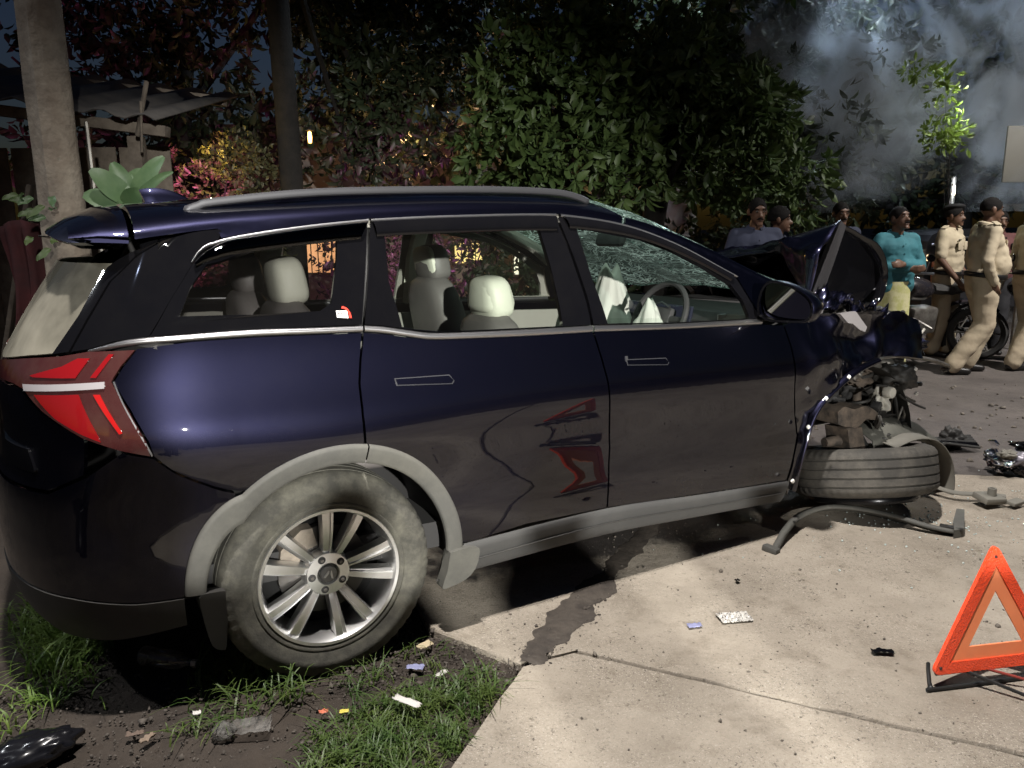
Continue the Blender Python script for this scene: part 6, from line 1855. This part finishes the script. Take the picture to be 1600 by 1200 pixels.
def person(loc, rotz, label, P, shirt, trousers=KHAKI, sleeve='long', lungi=None, belt=False, hat=None, moustache=True, H=1.72, belly=.0, group=None, badge=False, low=True, skin=None):
    sk = skin or SKIN
    k = H / 1.72
    e = empty('person', loc, (0, 0, rotz), label, 'person', group)
    J = dict(hl=(.095, 0, .90), hr=(-.095, 0, .90), kl=(.10, -.02, .49), kr=(-.10, -.02, .49), al=(.10, .02, .09), ar=(-.10, .02, .09),
             sl=(.170, .01, 1.400), sr=(-.170, .01, 1.400), el=(.24, .03, 1.13), er=(-.24, .03, 1.13), wl=(.25, -.06, .89), wr=(-.25, -.06, .89), hd=(0, -.02, 1.60), yaw=0, pitch=0)
    J.update(P)
    v = lambda n: Vector(J[n])
    # continuous body
    b = MB()
    pel = Vector((0, 0, .93)); che = Vector((0, .0, 1.30)); nk = Vector((0, .01, 1.47))
    cap_mb(b, (-.06, 0, .93), (.06, 0, .93), .115, .115); cap_mb(b, (0, 0, .95), (0, 0, 1.28), .115, .12)
    cap_mb(b, (-.09, .01, 1.33), (.09, .01, 1.33), .095, .095); cap_mb(b, (0, .01, 1.40), v('hd') + Vector((0, .02, -.09)), .062, .055)
    for s in 'lr':
        cap_mb(b, v('s' + s), v('e' + s), .052, .042); cap_mb(b, v('e' + s), v('w' + s), .041, .028)
        cap_mb(b, v('h' + s), v('k' + s), .085, .056); cap_mb(b, v('k' + s), v('a' + s), .056, .036)
        cap_mb(b, (0, .01, 1.395), v('s' + s), .06, .048)
        # hand: palm, four fingers, thumb
        w = v('w' + s); d = (w - v('e' + s)).normalized()
        inn = Vector((1 if s == 'r' else -1, -.25, 0)); inn = (inn - d * inn.dot(d)).normalized(); sd = d.cross(inn).normalized()
        if 'hd' + s in J: pass
        pc = w + d * .055
        for q in (-.02, 0, .02): cap_mb(b, w + sd * q * .6, pc + sd * q + d * .015, .016, .015, 8)
        for i, (q, L_) in enumerate(((-.030, .060), (-.010, .074), (.011, .070), (.030, .055))):
            p0 = pc + sd * q + d * .02; p1 = p0 + d * L_ * .55 + inn * .012; p2 = p1 + d * L_ * .38 + inn * .030
            cap_mb(b, p0, p1, .0095, .009, 7); cap_mb(b, p1, p2, .009, .0075, 7)
        t0 = w + d * .02 - sd * .025; t1 = t0 + d * .035 - sd * .022 + inn * .012; t2 = t1 + d * .03 + inn * .01
        cap_mb(b, t0, t1, .012, .0105, 7); cap_mb(b, t1, t2, .0105, .009, 7)
        cap_mb(b, v('a' + s) + Vector((0, 0, -.03)), v('a' + s) + Vector((0, -.12, -.06)), .035, .028)
    # head
    M = Euler((J['pitch'], 0, J['yaw'])).to_matrix(); hc = v('hd')
    hp = lambda x, y, z: M @ Vector((x, y, z)) + hc
    rot = (J['pitch'], 0, J['yaw'])
    b.ball(hp(0, .012, .022), (.074, .094, .088), 18, 14, rot=rot)
    b.ball(hp(0, -.018, -.040), (.058, .066, .078), 16, 12, rot=rot)
    cap_mb(b, hp(0, -.078, -.002), hp(0, -.100, -.034), .011, .016, 8); cap_mb(b, hp(-.014, -.090, -.038), hp(.014, -.090, -.038), .010, .010, 8)
    cap_mb(b, hp(-.034, -.072, .030), hp(.034, -.072, .030), .012, .012, 8)
    cap_mb(b, hp(-.020, -.080, -.070), hp(.020, -.080, -.070), .0095, .0095, 8)
    cap_mb(b, hp(-.012, -.072, -.104), hp(.012, -.072, -.104), .018, .018, 8)
    for s in (-1, 1): b.ball(hp(s * .078, .012, -.008), (.011, .022, .034), 10, 8, rot=rot)
    body = remeshed('body', b, .0105, sk, e, 2)
    for s in (-1, 1):
        MB().ball(hp(s * .031, -.0755, .006), (.0105, .006, .0050), 10, 6, rot=rot).obj('eye', EYEW, body)
        MB().ball(hp(s * .031, -.0815, .006), (.0055, .004, .0055), 8, 6, rot=rot).obj('iris', EYEB, body)
        MB().tube([hp(s * .016, -.083, .024), hp(s * .032, -.083, .029), hp(s * .050, -.070, .022)], [.003, .0045, .002], 6).obj('eyebrow', HAIR, body)
    MB().tube([hp(-.020, -.087, -.072), hp(0, -.0895, -.073), hp(.020, -.087, -.072)], .0022, 5).obj('mouth', mat('lips', (.07, .028, .022), rough=.5), body)
    if moustache:
        MB().tube([hp(-.030, -.080, -.062), hp(-.012, -.093, -.054), hp(0, -.096, -.053), hp(.012, -.093, -.054), hp(.030, -.080, -.062)], [.003, .007, .006, .007, .003], 6).obj('moustache', HAIR, body)
    hb_ = MB(); 
    V = []; F = []
    for i in range(15):
        th = math.pi * .62 * i / 14
        for j in range(26):
            ph = 2 * math.pi * j / 26
            fr = max(0, -math.sin(ph))      # front
            t2 = th * (1 - .40 * fr ** 3)
            rr = 1.0 + .07 * mnoise.noise(Vector((math.cos(ph) * 4, math.sin(ph) * 4, th * 6)))
            jg = .010 * mnoise.noise(Vector((ph * 9, 0, loc[0]))) if i > 11 else 0
            V.append(hp(.0775 * math.sin(t2) * math.cos(ph) * rr, .014 + .0985 * math.sin(t2) * math.sin(ph) * rr, .024 + .096 * math.cos(t2) * rr + jg))
    for i in range(14):
        for j in range(26): F.append((i*26 + j, (i+1)*26 + j, (i+1)*26 + (j+1) % 26, i*26 + (j+1) % 26))
    hb_.add(V, F); ho = hb_.obj('hair', HAIR, e); ho.modifiers.new('s', 'SOLIDIFY').thickness = .006
    if hat == 'beret':
        MB().ball(hp(.012, .018, .088), (.100, .118, .042), 20, 10, rot=(J['pitch'] - .12, .16, J['yaw'])).obj('beret', mat('beret_black', (.008, .008, .010), rough=.8), e)
    # shirt
    s_ = MB()
    cap_mb(s_, (-.065, 0, .97), (.065, 0, .97), .135, .135); cap_mb(s_, (-.05, -.01 - belly * .55, 1.08), (.05, -.01 - belly * .55, 1.08), .138 + belly * .25, .138 + belly * .25); cap_mb(s_, (-.04, -.005 - belly * .4, 1.18), (.04, -.005 - belly * .4, 1.18), .138 + belly * .15, .138 + belly * .15)
    cap_mb(s_, (0, .0, 1.0), (0, .0, 1.30), .142, .142); cap_mb(s_, (-.090, .004, 1.31), (.090, .004, 1.31), .122, .122)
    for s in 'lr':
        sh, el, wr = v('s' + s), v('e' + s), v('w' + s)
        cap_mb(s_, (0, .01, 1.395), sh, .080, .066)
        if sleeve == 'long':
            cap_mb(s_, sh, el, .067, .055); cap_mb(s_, el, el.lerp(wr, .90), .057, .043)
        else:
            cap_mb(s_, sh, sh.lerp(el, .82), .067, .064)
    so = remeshed('shirt', s_, .0115, shirt, e, 4)
    # cloth folds
    folds(so, .009, 7, 13, .0035, 17, 26, loc[0])
    # collar
    cp = [(.072 * math.cos(t), .018 + .068 * math.sin(t), 1.462 + .018 * math.sin(t)) for t in np.linspace(-1.25, math.pi + 1.25, 18)]
    MB().tube(cp, .014, 6, squash=1.6).obj('collar', shirt, so)
    for z in (1.36, 1.27, 1.18, 1.09):
        MB().ball((0, -.145 - (.6 * belly if z < 1.2 else 0), z), .006, 6, 4).obj('button', shirt, so)
    if badge:
        MB().box((-.075, -.132, 1.335), (.055, .01, .014), rot=(-.12, 0, 0), bev=.003).obj('name_badge', BELT_, so)
        for s in (-1, 1): MB().box((s * .165, .005, 1.475), (.10, .055, .012), rot=(0, s * .32, 0), bev=.004).obj('shoulder_strap', shirt, so)
        for s in (-1, 1): MB().box((s * .075, -.137, 1.27), (.09, .012, .095), rot=(-.05, 0, 0), bev=.006).obj('pocket', shirt, so)
    # lower garment
    if lungi is not None:
        V = []; F = []
        zz = np.linspace(1.0, .12, 18)
        for z in zz:
            t = (1.0 - z) / .88
            for j in range(40):
                a = 2 * math.pi * j / 40
                f = 1 + .06 * t * math.sin(a * 7 + z * 4) + .04 * mnoise.noise(Vector((a, z * 5, 2)))
                V.append((.165 * (1 + .10 * t) * f * math.cos(a), .145 * (1 + .12 * t) * f * math.sin(a), z))
        for i in range(17):
            for j in range(40): F.append((i*40 + j, i*40 + (j+1) % 40, (i+1)*40 + (j+1) % 40, (i+1)*40 + j))
        MB().add(V, F).obj('lungi', lungi, e)
    else:
        t_ = MB()
        cap_mb(t_, (-.06, 0, .94), (.06, 0, .94), .132, .132)
        for s in 'lr':
            h, kn, an = v('h' + s), v('k' + s), v('a' + s)
            cap_mb(t_, h, kn, .118, .096); cap_mb(t_, kn, an.lerp(kn, .02), .096, .086)
        to = remeshed('trousers', t_, .0125, trousers, e, 4)
        folds(to, .010, 6, 10, .003, 15, 20, loc[0])
    if belt:
        V = []
        prof = []
        for z in (.975, 1.02):
            for j in range(36):
                a = 2 * math.pi * j / 36
                V.append((.214 * math.cos(a), (.164 + belly * .45 * max(0, -math.sin(a))) * math.sin(a) - belly * .1, z - .02 + .02 * math.sin(a)))
        F = [(j, (j+1) % 36, 36 + (j+1) % 36, 36 + j) for j in range(36)]
        bo = MB().add(V, F).obj('belt', BELT_, e); bo.modifiers.new('s', 'SOLIDIFY').thickness = .008
        MB().box((0, -.158 - belly * .45, .978), (.05, .012, .045), bev=.004).obj('buckle', M_chrome, bo)
    for s in 'lr':
        an = v('a' + s)
        f = MB()
        cap_mb(f, an + Vector((0, .03, -.045)), an + Vector((0, -.15, -.062)), .044, .036); cap_mb(f, an + Vector((0, .0, -.01)), an + Vector((0, .02, -.045)), .046, .044)
        fo_ = remeshed('shoe', f, .010, SHOE, e, 2)
        for vv in fo_.data.vertices:
            if vv.co.z < an.z - .088: vv.co.z = an.z - .088
    e.scale = (k, k, k)
    return e
TEAL = mat('teal_shirt', (.035, .17, .205), rough=.8, col2=(.028, .135, .165), nscale=6, bump=.3, bscale=22)
LUNGI = mat('yellow_green_lungi', (.42, .42, .17), rough=.85, col2=(.52, .50, .28), nscale=9, contrast=(.45, .55), bump=.3, bscale=22)
BLUE = mat('blue_grey_shirt', (.035, .042, .075), rough=.85, bump=.3, bscale=22)
DARKB = mat('dark_blue_shirt', (.025, .030, .055), rough=.85)
MAROON = mat('maroon_shirt', (.10, .035, .035), rough=.85)
DKTR = mat('dark_trousers', (.020, .020, .024), rough=.85)
# man with folded arms behind the bonnet
person((3.62, 7.45, 0), R(8), 'man in teal shirt and yellow-green lungi with folded arms behind the bonnet',
       dict(el=(.255, -.03, 1.14), er=(-.255, -.03, 1.14), wl=(-.05, -.205, 1.17), wr=(.04, -.18, 1.13), yaw=R(12), pitch=R(-12)), TEAL, lungi=LUNGI, H=1.66)
# officer standing further back, three-quarter turned
person((4.90, 8.85, 0), R(38), 'police officer in khaki short sleeves and black beret standing behind the other',
       dict(el=(.25, .05, 1.12), er=(-.25, -.02, 1.12), wl=(.12, -.20, .88), wr=(-.15, -.20, .87), yaw=R(6), pitch=R(-2), al=(.11, -.02, .09), ar=(-.10, .05, .09)), KHAKI2, sleeve='short', belt=True, hat='beret', H=1.69, badge=True, group='police officers in khaki')
# officer walking to the right
person((4.66, 7.78, 0), R(84), 'police officer in khaki walking right with hand at his pocket',
       dict(kl=(.095, -.12, .48), al=(.10, .02, .10), kr=(-.095, -.02, .50), ar=(-.10, .24, .10), el=(.25, .02, 1.12), wl=(.22, -.06, .90), er=(-.245, .09, 1.13), wr=(-.205, -.02, .90), yaw=R(-4), pitch=R(4)), KHAKI2, sleeve='long', belt=True, H=1.74, belly=.09, badge=True, group='police officers in khaki')
# officer cut by the right edge
person((5.30, 8.0, 0), R(95), 'police officer in khaki half cut off by the right picture edge',
       dict(kl=(.095, -.10, .48), al=(.10, .0, .10), ar=(-.10, .18, .10), er=(-.245, .05, 1.13), wr=(-.215, -.10, .92)), KHAKI2, sleeve='long', belt=True, H=1.73, belly=.05, group='police officers in khaki')
# bystanders beyond the car
person((2.17, 7.05, 0), R(-4), 'bearded man in blue-grey shirt standing behind the windscreen pillar', dict(yaw=R(6), pitch=R(4)), BLUE, trousers=DKTR, H=1.73)
person((2.43, 7.25, 0), R(58), 'dark bystander in profile next to the man in blue-grey shirt', dict(yaw=R(10)), DARKB, trousers=DKTR, H=1.66, moustache=False)
person((3.42, 8.30, 0), R(4), 'bystander hidden in smoke with only the head above the buckled bonnet', dict(pitch=R(3)), DARKB, trousers=DKTR, H=1.72)
person((5.52, 9.0, 0), R(-10), 'bystander in maroon between the walking officer and the right edge', dict(), MAROON, trousers=DKTR, H=1.62)

# the onlookers on the photographer's side of the road: unseen, placed to darken the paint's reflections and block the flood light
src = [o for o in bpy.data.objects if o.name.startswith('person') and o.parent is None]
for (si, x, y, rz, lab) in ((4, -.30, -.45, 180, 'onlooker holding up a phone, standing where the picture is taken from'), (5, -1.9, -.3, 205, 'onlooker beside the rear bumper, mirrored in its paint'),
                            (6, -2.6, .6, 220, 'onlooker farthest left, mirrored in the rear bumper'), (4, .62, -1.5, 172, 'onlooker in dark clothes second in the row behind the photographer'),
                            (5, .10, -1.6, 250, 'onlooker in profile at the left of the row behind the photographer'), (6, 1.56, -1.55, 255, 'onlooker turned sideways in the middle of the row behind the photographer'),
                            (4, 2.16, -1.5, 185, 'onlooker near the right of the row behind the photographer'), (5, 2.75, -1.7, 160, 'onlooker at the right end of the row behind the photographer'), (6, 1.02, -1.5, 182, 'short onlooker between the taller ones behind the photographer')):
    c = copy_tree(src[si]); c.location = (x, y, 0); c.rotation_euler = (0, 0, R(rz)); c['label'] = lab; c['group'] = 'onlookers behind the photographer'
    if 'short' in lab: c.scale = (.96, .96, .96)
